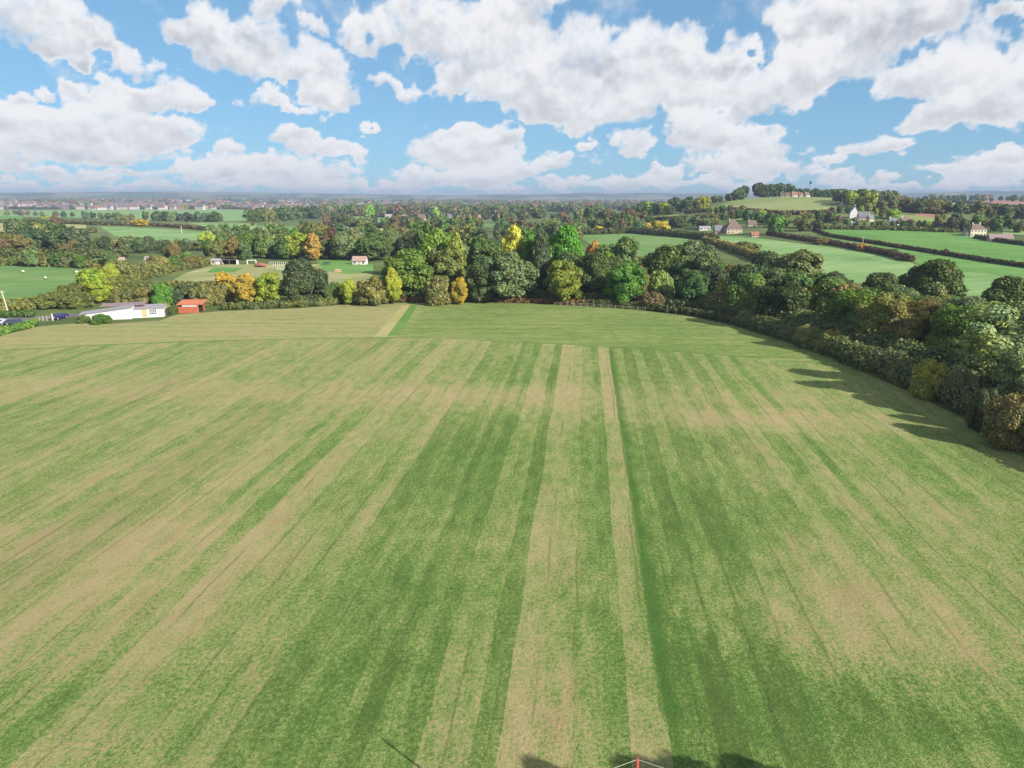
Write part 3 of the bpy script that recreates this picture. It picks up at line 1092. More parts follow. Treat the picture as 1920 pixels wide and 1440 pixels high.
def hedge(name, pix, h, w, col, label, cat='hedge', group=None, world_pts=None, seed=1, leaf=None, rough=0.35):
    pts = [Vector(at(*p)) for p in pix] if world_pts is None else [Vector((p[0], p[1], float(ground_z(p[0], p[1])))) for p in world_pts]
    rs = np.random.RandomState(seed)
    C, R = [], []
    o = pts[0].copy()
    d = sum(p.y for p in pts) / len(pts)
    lf = leaf or max(0.28, d * 0.0019)
    for a, b in zip(pts[:-1], pts[1:]):
        L = (b - a).length
        step = max(0.55 * h, L / 220)
        n = max(1, int(L / step))
        u = (b - a).normalized(); v = Vector((-u.y, u.x, 0))
        rows = max(1, int(w / h))
        for i in range(n):
            p = a + (b - a) * ((i + rs.rand() * 0.5) / n)
            pz = float(ground_z(p.x, p.y))
            for k in range(rows):
                off = (k - (rows - 1) / 2) * h * 0.8 + rs.uniform(-0.12, 0.12) * h
                r = h * rs.uniform(0.5 - rough * 0.3, 0.5 + rough * 0.5)
                C.append((p.x + v.x * off - o.x, p.y + v.y * off - o.y, pz - o.z + h - r * rs.uniform(0.95, 1.15)))
                R.append(r)
    me = foliage_line(name, C, R, lf, seed)
    ob = link(name, me)
    ob.location = o
    ob.color = tuple(G(*col)) + (1,)
    tag(ob, label, cat, group)
    return ob


def foliage_line(name, C, R, leaf, seed):
    # same as a crown, but nothing is cut off at the level of its own origin
    C = np.array(C); R = np.array(R)
    rs = np.random.RandomState(seed)
    pos, nor = [], []
    for c, r in zip(C, R):
        n = max(8, int(4 * math.pi * r * r * 1.5 / (leaf * leaf)))
        d = rs.normal(size=(n, 3)); d /= np.linalg.norm(d, axis=1)[:, None]
        rad = r * (1.0 + 0.25 * (rs.rand(n) ** 2) - 0.10 * rs.rand(n))
        pos.append(c + d * rad[:, None]); nor.append(d)
    pos = np.concatenate(pos); nor = np.concatenate(nor)
    n = len(pos)
    N = nor + rs.normal(size=(n, 3)) * 0.55 + np.array([0, 0, 0.2])
    N /= np.linalg.norm(N, axis=1)[:, None]
    A = np.cross(N, rs.normal(size=(n, 3))); A /= np.linalg.norm(A, axis=1)[:, None] + 1e-9
    B = np.cross(N, A)
    sz = leaf * (0.45 + 0.55 * rs.rand(n))[:, None]
    v = np.stack([pos - A * sz - B * sz * .5, pos + A * sz * .7 - B * sz * .8, pos + A * sz + B * sz * .6, pos - A * sz * .6 + B * sz * .8], 1).reshape(-1, 3)
    q = np.arange(n * 4).reshape(-1, 4)
    tris = np.concatenate([q[:, [0, 1, 2]], q[:, [0, 2, 3]]])
    iv, if_ = ICO1
    k = len(C)
    jit = 1 + 0.22 * (rs.rand(k, len(iv), 1) - 0.5)
    cv = (C[:, None, :] + iv[None] * jit * R[:, None, None] * 0.84).reshape(-1, 3)
    cf = (if_[None] + (np.arange(k) * len(iv))[:, None, None]).reshape(-1, 3) + len(v)
    me = mesh_from(name, np.concatenate([v, cv]), np.concatenate([tris, cf]), 3)
    me.materials.append(M_LEAF)
    return me

# ------------------------------------------------------------------ trees and hedges
DG, MG, BG, OL, GG = (94, 116, 62), (106, 130, 64), (100, 146, 56), (132, 130, 74), (122, 138, 92)
YE, YG, OR, RD, BR, VD = (210, 188, 66), (158, 172, 62), (206, 158, 76), (112, 76, 68), (128, 112, 80), (88, 102, 66)
BELT = 'trees of the belt along the far edge of the mown field'

NEAR = [
 # kind, column, top row, width, distance, colour, label
 ('multi', 185, 521, 62, 206, YG, 'yellow green tree behind the white farm shed'),
 ('bush', 235, 537, 46, 203, OL, 'olive shrub behind the middle of the white shed roof'),
 ('bush', 272, 538, 48, 203, OL, 'brownish olive shrub behind the right end of the white shed'),
 ('bush', 307, 529, 46, 201, BG, 'bright green shrub between the white shed and the rusty shed'),
 ('bush', 345, 532, 50, 204, VD, 'dark shrub directly behind the rusty red shed'),
 ('bush', 385, 530, 60, 202, OL, 'olive shrub right of the rusty red shed'),
 ('bush', 420, 532, 50, 203, OL, 'olive shrub in front of the amber topped tree'),
 ('multi', 424, 509, 50, 209, (194, 166, 66), 'amber topped tree rising behind an olive shrub'),
 ('tall', 463, 513, 52, 201, (196, 168, 72), 'orange yellow tree left of the yellow green one'),
 ('multi', 507, 510, 62, 200, YG, 'yellow green tree beside the big dark grey green tree'),
 ('round', 574, 487, 88, 202, (84, 98, 66), 'big dark grey green tree alone at the field edge'),
 ('bush', 626, 528, 40, 205, MG, 'small green shrub right of the big dark tree'),
 ('tall', 655, 523, 32, 202, YG, 'slim bright yellow green tree beside an olive brown shrub'),
 ('bush', 696, 517, 72, 202, OL, 'wide olive brown shrub left of the yellow column tree'),
 ('tall', 738, 501, 32, 203, (174, 178, 62), 'narrow bright yellow tree like a column'),
 ('round', 768, 470, 118, 216, (112, 136, 58), 'broad green tree behind the narrow yellow one'),
 ('round', 704, 441, 74, 352, DG, 'dark green tree left behind the small white garden hut'),
 ('round', 650, 434, 60, 356, GG, 'grey green tree right of the dark red tree'),
 ('tall', 622, 427, 46, 362, RD, 'dark red leaved tree right of the orange cone tree'),
 ('cone', 588, 436, 38, 350, (192, 156, 84), 'orange yellow tree shaped like a cone'),
 ('tall', 556, 431, 36, 365, BG, 'fresh green tree left of the orange cone tree'),
 ('bush', 822, 516, 58, 202, OL, 'olive shrub at the field edge left of a small yellow tree'),
 ('tall', 862, 519, 32, 202, (184, 162, 62), 'small golden yellow tree in the dark gap at the field edge'),
 ('round', 830, 428, 82, 248, (124, 150, 58), 'light green tree with a paler top in the middle of the belt'),
 ('round', 800, 414, 50, 272, DG, 'dark tree top behind the light green one'),
 ('multi', 845, 462, 92, 217, (126, 134, 70), 'olive tree behind the olive shrub and the small yellow tree'),
 ('tall', 855, 436, 42, 238, (146, 160, 64), 'yellowish tree top right of the light green tree'),
 ('multi', 903, 440, 82, 224, DG, 'dark green tree left of the pale yellow crown'),
 ('round', 963, 425, 54, 240, (210, 204, 84), 'pale yellow crowned tree high in the belt'),
 ('tall', 993, 432, 36, 236, BG, 'fresh green tree between the pale yellow and the vivid green crowns'),
 ('multi', 960, 470, 112, 207, GG, 'wide grey green tree with pale bare twigs'),
 ('tall', 905, 480, 60, 206, (92, 108, 66), 'dull dark tree at the field edge beside bare twigs'),
 ('round', 1056, 426, 84, 231, (102, 158, 52), 'vivid green round crowned tree, the brightest of the belt'),
 ('round', 1018, 438, 56, 229, VD, 'very dark tree left of the vivid green one'),
 ('multi', 1060, 488, 88, 203, (132, 142, 54), 'yellowish olive tree in front of the vivid green one'),
 ('round', 1118, 474, 70, 214, (88, 106, 52), 'dark tree right of the yellowish olive one'),
 ('tall', 1140, 472, 44, 222, (134, 164, 62), 'light green tree top peeping over the dark tree'),
 ('multi', 1166, 492, 96, 200, (92, 138, 58), 'bluish green bushy tree at the bend of the field edge'),
 ('bush', 1112, 450, 40, 268, OR, 'orange shrub behind the belt, right of the vivid green tree'),
 ('multi', 1160, 443, 86, 262, (112, 134, 74), 'loose green tree by the rough pasture behind the belt'),
 ('round', 1250, 461, 104, 236, (94, 112, 54), 'broad dark oak like crown below the rough pasture'),
 ('bush', 1236, 506, 58, 202, (140, 160, 82), 'pale green willow like shrub'),
 ('bush', 1222, 545, 60, 194, BR, 'brown green undergrowth shrub at the field edge'),
 ('round', 1303, 509, 68, 192, (84, 116, 62), 'dark round tree right of the pale willow like shrub'),
 ('tall', 1350, 520, 26, 190, (170, 172, 88), 'thin pale yellow tree in a dark gap'),
 ('multi', 1322, 472, 92, 222, (112, 128, 84), 'grey green tree behind the dark round tree'),
 ('round', 1300, 450, 88, 262, (96, 112, 72), 'dull green tree at the back of the belt'),
 ('round', 1400, 514, 84, 178, (108, 134, 62), 'green round tree before the big grey ash like tree'),
 ('round', 1432, 472, 80, 214, VD, 'dark shaded tree behind the green round tree'),
 ('multi', 1492, 468, 132, 196, (126, 136, 88), 'big grey olive ash like tree above the hill pasture'),
 ('multi', 1505, 534, 62, 168, (156, 156, 62), 'green tree turning yellow and orange'),
 ('bush', 1440, 560, 60, 170, MG, 'green shrub below the round tree'),
 ('bush', 1352, 545, 66, 182, BR, 'brownish shrub in the shade of the belt'),
 ('round', 1612, 543, 126, 143, (106, 132, 52), 'big green oak like tree in the middle of the right belt'),
 ('round', 1562, 512, 80, 172, VD, 'dark tree behind the yellow turning tree'),
 ('round', 1690, 552, 78, 152, (104, 128, 56), 'green tree just right behind the big oak like tree'),
 ('round', 1740, 487, 116, 184, (90, 108, 54), 'tall dark oak like tree against the bright hill field'),
 ('round', 1640, 512, 80, 180, (84, 98, 52), 'dark tree in the gap behind the big oak like tree'),
 ('round', 1884, 519, 112, 168, (100, 116, 62), 'oak like tree behind the big pale willow like tree'),
 ('multi', 1878, 572, 230, 100, (150, 166, 112), 'very big pale grey green willow like tree at the right'),
 ('round', 1790, 575, 70, 150, (92, 108, 66), 'dull green tree between the dark oak and the big willow like tree'),
 ('round', 1985, 590, 150, 96, (110, 124, 76), 'grey green tree half outside at the right edge'),
 ('bush', 1706, 618, 34, 138, (214, 148, 66), 'orange leaved shrub below the green trees'),
 ('bush', 1512, 608, 52, 142, (144, 144, 92), 'pale olive shrub below the yellow turning tree'),
 ('bush', 1556, 618, 56, 136, (150, 146, 84), 'yellow olive shrub left under the big oak like tree'),
 ('bush', 1600, 648, 56, 127, (124, 126, 72), 'small olive shrub in the field hedge'),
 ('bush', 1652, 660, 66, 122, (152, 150, 80), 'yellowish shrub in the hedge before the big oak like tree'),
 ('bush', 1698, 672, 66, 112, (146, 144, 76), 'yellow green shrub right of another yellowish shrub'),
 ('bush', 1742, 672, 76, 104, (168, 168, 80), 'light yellow green shrub left of the big willow like tree'),
 ('bush', 1800, 690, 70, 98, (118, 122, 88), 'grey brown shrub under the big willow like tree'),
 ('bush', 1890, 738, 110, 82, (140, 128, 80), 'brown olive shrub nearest on the right side'),
 ('bush', 1840, 725, 60, 88, (96, 104, 66), 'dark shrub left of the nearest brown olive shrub'),
 ('multi', 1930, 648, 150, 90, (142, 154, 102), 'pale grey green tree below the very big willow like tree'),
 ('multi', 1815, 628, 96, 108, (124, 138, 84), 'bushy green tree left under the very big willow like tree'),
 ('round', 1830, 640, 80, 118, (92, 104, 64), 'shaded tree behind the big willow like tree'),
]
for k, px, top, w, d, c, lab in NEAR:
    plant(k, px, top, w, d, c, lab, group=BELT if k != 'bush' else 'shrubs along the edge of the mown field')

# the windswept thorns left of the white shed
for px, top, w, d, c, lab in [
    (66, 557, 60, 196, (122, 132, 72), 'windswept olive thorn bush left of the parked dark blue car'),
    (104, 546, 78, 197, (126, 130, 68), 'biggest windswept olive thorn bush above the dark blue car'),
    (146, 545, 70, 196, (112, 120, 62), 'olive thorn bush between the dark blue car and the white shed'),
    (132, 530, 60, 216, (120, 120, 66), 'olive thorn bush behind the windswept ones'),
    (8, 566, 36, 190, (132, 104, 72), 'brownish shrub at the left edge behind the lane'),
    (158, 590, 26, 171, (100, 122, 56), 'small round shrub before the left end of the white shed'),
    (190, 588, 40, 170, (92, 124, 50), 'wider green shrub before the grey roof of the white shed'),
    (312, 566, 22, 186, (150, 150, 96), 'pale dry shrub in the gap between the two sheds'),
    (322, 574, 26, 184, (86, 102, 56), 'dark low shrub beside the rusty shed')]:
    plant('bush', px, top, w, d, c, lab, group='bushes round the farm sheds')


def jitter(c, rng, k=14):
    g = rng.uniform(-k, k)
    return tuple(min(250, max(30, v + g + rng.uniform(-k / 2, k / 2))) for v in c)


ORD = ['first', 'second', 'third', 'fourth', 'fifth', 'sixth', 'seventh', 'eighth', 'ninth', 'tenth', 'eleventh', 'twelfth', 'thirteenth', 'fourteenth', 'fifteenth',
       'sixteenth', 'seventeenth', 'eighteenth', 'nineteenth', 'twentieth']


def ordinal(n):
    if n < 20:
        return ORD[n]
    t = ['', '', 'twenty', 'thirty', 'forty', 'fifty', 'sixty', 'seventy', 'eighty', 'ninety']
    q = n + 1
    if q % 10 == 0:
        return t[q // 10][:-1] + 'ieth'
    return t[q // 10] + ' ' + ORD[q % 10 - 1]


CNAME = {DG: 'dark green', MG: 'green', BG: 'bright green', OL: 'olive', GG: 'grey green', YE: 'yellow', YG: 'yellow green', OR: 'orange', RD: 'dark red', BR: 'brown', VD: 'very dark'}


def row(desc, line, n, hr, cols, kinds=('round', 'round', 'multi', 'tall'), asp=(0.75, 1.15), spread=0.0, seed=0, far=False):
    """n trees along a line on the ground; each label tells colour and count from the left"""
    rng = random.Random(seed + n)
    P = [Vector(at(*p)) for p in line]
    L = [0.0]
    pxs = [p[0] for p in line]
    out = []
    for i in range(n):
        u = (i + 0.5 + rng.uniform(-0.42, 0.42)) / n * (len(P) - 1)
        k = min(int(u), len(P) - 2)
        px = line[k][0] + (line[k + 1][0] - line[k][0]) * (u - k)
        py = line[k][1] + (line[k + 1][1] - line[k][1]) * (u - k) + rng.uniform(-spread, spread)
        x, y, z = at(px, py)
        out.append((px, x, y, z))
    out.sort()
    cnt = {}
    for (px, x, y, z) in out:
        c = rng.choice(cols)
        H = rng.uniform(*hr)
        kd = rng.choice(kinds)
        W_ = H * rng.uniform(*asp) * (1.5 if kd == 'bush' else 1)
        nm = CNAME[c]
        cnt[nm] = cnt.get(nm, 0) + 1
        what = 'shrub' if kd == 'bush' else 'tree'
        lab = f"{ordinal(cnt[nm] - 1)} {nm} plant from the left {desc}".replace('plant', 'tree' if 'bush' not in kinds else 'bush')
        plant_at(kd, x, y, z, H, W_, jitter(c, rng), lab, group='trees ' + desc)


MIX = [DG, DG, MG, OL, GG, VD, BR]
FARC = [VD, DG, GG, BR, OL]
row('round the far dark clump in the left pastures', [(20, 447), (120, 450)], 8, (11, 16), [DG, VD, OL, GG], spread=2, seed=1)
row('in front of the dark clump on the left', [(48, 466), (150, 470)], 7, (11, 16), [DG, OL, VD], spread=3, seed=2)
row('at the left frame side beyond the sheep', [(-30, 474), (60, 480)], 7, (8, 12), [DG, OL, BR, MG], spread=4, seed=3)
row('in the wood belt behind the sheep pasture', [(118, 478), (250, 470), (350, 480)], 17, (6, 9.5), [DG, OL, OL, GG, VD, OL], spread=6, seed=4)
row('at the top side of the sheep pasture', [(20, 497), (130, 500), (235, 508)], 9, (4, 8.5), [OL, MG, GG, DG], ('bush', 'multi'), spread=3, seed=5)
row('on the slope between pasture and gardens', [(160, 538), (225, 530), (270, 522), (320, 508), (372, 498)], 13, (5.5, 8), [OL, OL, MG, YG], ('bush', 'bush', 'round'), asp=(0.9, 1.3), spread=3, seed=6)
row('below the striped pale pasture', [(170, 458), (300, 462), (390, 470)], 12, (4, 6.5), [OL, DG, GG, MG], spread=4, seed=7)
row('behind the shelter and goal posts', [(385, 484), (470, 484), (560, 486)], 12, (9, 14), [DG, MG, OL, YG, MG], spread=4, seed=8)
row('second line behind the goal posts', [(380, 466), (470, 462), (600, 466)], 14, (10, 15), [DG, OL, MG, MG, YG, GG], spread=5, seed=9)
row('behind the white garden hut', [(600, 484), (690, 484), (790, 478)], 11, (11, 15), [DG, DG, MG, VD, GG], spread=4, seed=10)
row('in the grove beyond the red tree', [(560, 452), (700, 450), (860, 452)], 20, (9, 14), [DG, MG, OL, GG, MG], spread=6, seed=11)
row('beyond the middle of the belt', [(860, 456), (1000, 452), (1095, 446)], 14, (8, 13), [DG, MG, OL, GG, VD], spread=5, seed=12)
row('in the near hedgerow of the left plain', [(150, 409.5), (250, 413)], 9, (8, 12), [DG, VD, GG, OL], spread=1, seed=13)
row('in the long dark row under the pale field', [(272, 414), (350, 415), (420, 416)], 14, (10, 14), [VD, DG, GG], spread=1, seed=14)
row('left of the bright green strip far left', [(10, 402), (60, 404), (140, 407)], 10, (7, 11), [DG, VD, OL, BR], spread=1.5, seed=15)
row('in the copse between two pale fields', [(465, 416), (530, 413), (600, 412)], 16, (12, 18), [DG, VD, GG, DG, OL], spread=3, seed=16)
row('in the back of the same copse', [(478, 404), (590, 402)], 10, (13, 18), [DG, VD, GG], spread=2, seed=17)
row('along the hedge below the copse', [(400, 435), (480, 424), (600, 424)], 8, (4, 7), [GG, DG, OL, BR], spread=2, seed=18)
row('on the rim of the plain before the town', [(0, 392), (200, 392), (340, 392), (480, 393)], 24, (9, 14), [VD, DG, BR, VD], spread=0.6, seed=19)
row('around the tan ploughed field', [(600, 393), (690, 392), (800, 396), (940, 398)], 20, (10, 18), [VD, DG, GG, BR], spread=3, seed=20)
row('in the hollow below the tan fields', [(610, 420), (700, 424), (800, 428), (900, 430)], 22, (9, 14), [DG, GG, VD, OL, BR, MG], spread=5, seed=21)
row('in the middle of the wooded plain', [(760, 412), (900, 412), (1060, 414), (1210, 416)], 30, (9, 15), [DG, GG, VD, BR, OL], spread=6, seed=22)
row('before the rough pasture in the plain', [(930, 436), (1060, 430), (1210, 428)], 22, (8, 12), [DG, MG, OL, GG, BR], spread=5, seed=23)
row('at the far side of the wooded plain', [(760, 397), (900, 396), (1050, 396), (1220, 396)], 32, (10, 17), [VD, DG, BR, GG, VD], spread=5, seed=24)
row('on the left shoulder of the hill', [(1212, 404), (1270, 398), (1330, 390)], 14, (9, 15), [DG, VD, MG, GG, YG], spread=4, seed=25)
for dd, lst in ((865, [(1392, 15), (1425, 17), (1442, 15), (1453, 15), (1462, 16), (1470, 14), (1478, 15), (1490, 9), (1500, 10), (1508, 10), (1516, 10), (1526, 11), (1535, 10), (1546, 11), (1556, 12), (1565, 12), (1574, 13), (1583, 12), (1592, 13), (1600, 13), (1610, 13)]), (830, [(1378, 10), (1366, 8), (1350, 7), (1340, 8), (1385, 12), (1620, 14), (1634, 12), (1600, 11)])):
    for i, (px, hh) in enumerate(lst):
        x, y, z = spot(px, dd)
        place_ = {0: ''}
        lab = f"{ordinal(i)} tree from the left on the {'skyline of the grassy hill' if dd == 865 else 'shoulders just below the hill crest'}"
        plant_at('round', x, y, z, hh, hh * RNG.uniform(0.95, 1.25), jitter(RNG.choice([DG, VD, DG]), RNG), lab, group='trees on the hill top')
row('beside the right end of the hill pasture', [(1568, 380), (1598, 384), (1634, 390)], 18, (9, 14), [MG, DG, YG, OL], spread=4, seed=26)
row('along the dark hedge under the hill pasture', [(1330, 404), (1400, 406), (1455, 416), (1560, 416)], 18, (6, 10), [DG, MG, YG, OL, BR], spread=3, seed=27)
row('left of the stone farmhouse with hipped roof', [(1215, 424), (1280, 426), (1345, 428)], 13, (6, 9), [DG, OL, MG, GG], spread=4, seed=28)
row('around the farmhouse cluster', [(1352, 412), (1410, 414), (1470, 430), (1540, 430)], 15, (6, 10), [DG, MG, OL, YG, BG], spread=4, seed=29)
row('under the hill village on the right', [(1545, 418), (1600, 422), (1680, 426), (1760, 430)], 20, (3.5, 6.5), [DG, MG, OL, GG, BR], spread=4, seed=30)
row('among the village roofs', [(1568, 402), (1640, 398), (1680, 412)], 8, (5, 8), [DG, OL, MG, YG], spread=5, seed=31)
row('beside the big cream house', [(1752, 428), (1795, 432), (1870, 430), (1925, 438)], 14, (7, 11), [DG, VD, MG, OL], spread=4, seed=32)
row('on the lower far slope at the right', [(1650, 392), (1760, 398), (1925, 412)], 26, (8, 13), [VD, DG, GG, BR, OL], spread=5, seed=33)
row('on the far ridge at the right', [(1635, 383), (1700, 380), (1800, 377), (1925, 378)], 26, (9, 15), [VD, DG, GG], spread=2, seed=34)

# trees filling the depth of the belt
LIM = [(540, 524), (640, 486), (700, 462), (780, 448), (830, 444), (900, 452), (960, 455), (1050, 452), (1120, 476), (1200, 480), (1250, 476), (1300, 482), (1380, 494), (1450, 488), (1520, 505), (1600, 532), (1700, 530), (1760, 520), (1850, 570), (1930, 570)]
rng = random.Random(77)
fills = []
for i in range(84):
    px = 775 + (1900 - 775) * (i + rng.random()) / 84
    if px < 1290:
        d = rng.uniform(216, 270)
    else:
        e = np.interp(px, [1290, 1450, 1620, 1800, 1925], [186, 145, 122, 92, 78])
        d = e + rng.uniform(16, 48)
    x, y, z = spot(px, d)
    lim = np.interp(px, [a for a, b in LIM], [b for a, b in LIM])
    Hm = height_for(lim + 4, d) - z
    H = min(rng.uniform(9, 14), Hm)
    if H < 4:
        continue
    fills.append((px, x, y, z, H))
cnt = {}
for px, x, y, z, H in fills:
    part = 'right arm of the belt' if px > 1290 else 'rear of the belt'
    c = rng.choice([DG, MG, GG, VD, OL])
    key = (CNAME[c], part)
    cnt[key] = cnt.get(key, 0) + 1
    plant_at(rng.choice(['round', 'multi', 'round', 'tall']), x, y, z, H, H * rng.uniform(0.8, 1.05), jitter(c, rng),
             f"{ordinal(cnt[key] - 1)} {CNAME[c]} half hidden tree from the left in the {part}", group=BELT)

# hedges
e = [at(*p) for p in EDGE]


def off(pts, d):
    out = []
    for i, p in enumerate(pts):
        a = Vector(pts[max(i - 1, 0)][:2]); b = Vector(pts[min(i + 1, len(pts) - 1)][:2])
        u = (b - a).normalized()
        out.append((p[0] - u.y * d, p[1] + u.x * d))
    return out


EO = off(e, 2.2)
hedge('hedge', None, 2.0, 2.0, (104, 112, 60), 'low bramble hedge right of the rusty shed along the field', world_pts=EO[7:10], seed=3, group='hedges of the mown field')
hedge('hedge', None, 1.5, 1.6, (124, 98, 62), 'low brown bramble edge below the middle of the tree belt', world_pts=EO[10:14], seed=4, group='hedges of the mown field')
hedge('hedge', None, 1.9, 2.0, (92, 98, 56), 'low dark hedge foot where the field edge bends', world_pts=EO[13:17], seed=5, group='hedges of the mown field')
hedge('hedge', None, 3.8, 3.6, (114, 124, 76), 'dark hedge along the right side, farther half', world_pts=off(e, 2.6)[16:20], seed=6, group='hedges of the mown field')
hedge('hedge', None, 4.3, 4.2, (116, 122, 82), 'dark hedge along the right side, nearer half', world_pts=off(e, 3.0)[19:25], seed=7, group='hedges of the mown field')
hedge('hedge', None, 5.5, 8.0, (104, 116, 70), 'second row of undergrowth behind the right side hedge', world_pts=off(e, 8)[15:25], seed=8, group='hedges of the mown field')
hedge('hedge', None, 3.0, 4.0, (84, 96, 52), 'undergrowth at the foot of the tree belt', world_pts=off(e, 7)[8:16], seed=9, group='hedges of the mown field')
hedge('hedge', [(-30, 636), (40, 618), (74, 609)], 1.7, 1.6, (110, 146, 66), 'clipped bright green hedge between lane and mown field', seed=10)
hedge('hedge', [(-60, 598), (30, 594), (64, 594)], 1.8, 1.6, (78, 104, 52), 'clipped dark hedge behind the parked cars', seed=11)
hedge('hedge', [(-60, 590), (60, 580), (130, 560), (250, 528), (330, 508), (400, 494)], 3.2, 4.0, (120, 124, 66), 'hedge running from the lane up to the shelter', seed=12)
hedge('hedge', [(140, 566), (300, 560), (450, 556), (600, 552)], 5.0, 6.0, (110, 118, 62), 'tall hedge behind the sheds and the amber trees', seed=13)
hedge('hedge', [(-60, 498), (60, 498), (240, 505)], 3.5, 4.0, (118, 122, 66), 'hedge along the top of the sheep pasture', seed=14)
hedge('hedge', [(-60, 482), (120, 486), (240, 482)], 5.0, 8.0, (96, 104, 58), 'double hedge beyond the sheep pasture', seed=15)
FH = 'field hedges of the plain'
hedge('hedge', [(236, 422), (320, 426), (400, 433), (480, 440), (560, 441)], 3.2, 4.0, (104, 90, 62), 'dark brown hedge above the striped pale pasture', seed=16, group=FH)
hedge('hedge', [(-40, 417), (44, 418.5), (100, 419), (180, 422), (240, 423)], 4.0, 5, (100, 100, 58), 'hedge between the bright strip and the pale fields far left', seed=17, group=FH)
hedge('hedge', [(-40, 443), (50, 446), (130, 440), (180, 436)], 4.0, 5, (96, 104, 58), 'hedge left of the striped pale pasture', seed=18, group=FH)
hedge('hedge', [(-60, 391.6), (150, 392), (330, 392.5), (480, 392.5), (600, 391.5)], 4.5, 9, (96, 84, 60), 'far thin hedge at the foot of the town', seed=19, group=FH)
hedge('hedge', [(600, 405.5), (700, 406), (765, 411)], 4.0, 5, (96, 90, 62), 'hedge under the tan ploughed field', seed=20, group=FH)
hedge('hedge', [(620, 425.5), (680, 426), (750, 428), (830, 430)], 4.5, 7, (90, 84, 58), 'hedge above the narrow stubble field in the centre', seed=21, group=FH)
hedge('hedge', [(1085, 440), (1185, 437), (1290, 446), (1345, 452)], 4.5, 6, (98, 104, 56), 'dark hedge above the rough pasture behind the belt', seed=22, group=FH)
hedge('hedge', [(1320, 454), (1360, 466), (1420, 488), (1480, 506)], 4.0, 5, (142, 134, 70), 'yellowish hedge at the foot of the big hill pasture', seed=23, group=FH)
hedge('hedge', [(1440, 440), (1500, 450), (1560, 459), (1620, 470), (1660, 478), (1712, 491.5)], 2.8, 3.5, (110, 92, 70), 'brown hedge between the pale and the bright hill fields', seed=24, group=FH)
hedge('hedge', [(1526, 431.5), (1556, 443.5), (1640, 457), (1760, 476.5), (1860, 493), (1960, 507)], 2.0, 2.4, (96, 88, 60), 'thin hedge across the bright green fields', seed=25, group=FH)
hedge('hedge', [(1830, 447), (1880, 455), (1960, 465)], 2.4, 3, (92, 96, 58), 'hedge under the cream house and the long brown roof', seed=26, group=FH)
hedge('hedge', [(1530, 430), (1660, 431), (1790, 436)], 2.6, 4, (112, 120, 62), 'hedge between village gardens and the upper bright field', seed=27, group=FH)
hedge('hedge', [(1285, 401), (1350, 395.5), (1400, 398), (1460, 403.5), (1550, 402), (1562, 396)], 3.6, 5, (100, 78, 62), 'dark hedge curving under the grassy hill top', seed=28, group=FH)
hedge('hedge', [(1212, 413), (1290, 413), (1370, 404), (1430, 404)], 3.4, 5, (104, 100, 60), 'hedge around the small fields left of the hill', seed=29, group=FH)
hedge('hedge', [(1640, 396), (1730, 399), (1770, 403)], 3.5, 5, (100, 84, 62), 'hedge above the small red ploughed plot', seed=30, group=FH)
hedge('hedge', [(1722, 388), (1800, 398), (1925, 412)], 4, 5, (88, 88, 58), 'long hedge down the far slope', seed=31, group=FH)
hedge('hedge', [(1770, 378.5), (1860, 386), (1925, 391)], 4, 6, (84, 86, 60), 'upper hedge of the far slope', seed=32, group=FH)
# single coloured bushes on the hill fields
for px, base, top, w, c, lab in [
    (1616, 470, 455, 24, OR, 'orange bush in the hedge between the hill fields'),
    (1674, 481, 466, 24, (92, 108, 62), 'round dark bush in the hedge between the hill fields'),
    (1772, 479, 466, 15, RD, 'small dark red bush in the thin hedge'),
    (1690, 487, 478, 30, BR, 'brown bushes at the lower end of the hill hedge'),
    (1240, 430, 415, 34, (206, 186, 60), 'yellow gorse like bush left of the hill'),
    (1215, 428, 417, 24, (200, 180, 66), 'smaller yellow bush at the edge of the plain'),
    (1318, 424, 414, 16, (222, 182, 50), 'golden bush beside the long white roof'),
    (1452, 441, 402, 30, BG, 'bright green tall tree in the farm cluster'),
    (1505, 416, 397, 18, (196, 170, 60), 'yellow green bush in the line under the hill'),
    (1674, 411, 392, 24, (150, 186, 56), 'bright lime tree above the white village houses'),
    (1738, 428, 416, 20, YG, 'lime green bush right of the village'),
    (1400, 470, 452, 60, (124, 130, 68), 'olive thicket at the top of the big hill pasture'),
    (1540, 458, 446, 30, (150, 120, 74), 'tawny scrub at the corner of the bright field'),
    (108, 426, 405, 22, (120, 104, 76), 'brownish tree beside the striped fields'),
    (265, 424, 411, 34, (196, 168, 60), 'wide yellow bush in the plain'),
    (88, 413, 404, 20, YG, 'yellow green round bush in the hedgerow far left'),
    (344, 393, 384, 15, YG, 'yellow green tree on the rim before the town'),
    (694, 412, 384, 20, (130, 176, 66), 'tall fresh green tree in the far pasture'),
    (776, 440, 417, 17, (140, 186, 56), 'lime green small tree in the central hollow'),
    (455, 478, 450, 26, YG, 'yellow tree among the greens behind the goal posts'),
    (505, 482, 468, 10, (226, 170, 60), 'tiny orange conifer in the gardens'),
    (818, 408, 388, 14, (150, 186, 70), 'light green tree below the far white houses'),
    (1080, 436, 424, 20, (200, 190, 100), 'straw coloured bush behind the vivid green tree'),
    (1122, 436, 424, 22, YE, 'yellow bush behind the belt left of the rough pasture')]:
    x, y, z = at(px, base)
    H = height_for(top, y) - z
    plant_at('bush' if H < 7 else 'round', x, y, z, max(H, 1.5), w * depth_of(y, z) / FPX, c, lab, group='single coloured bushes of the countryside')


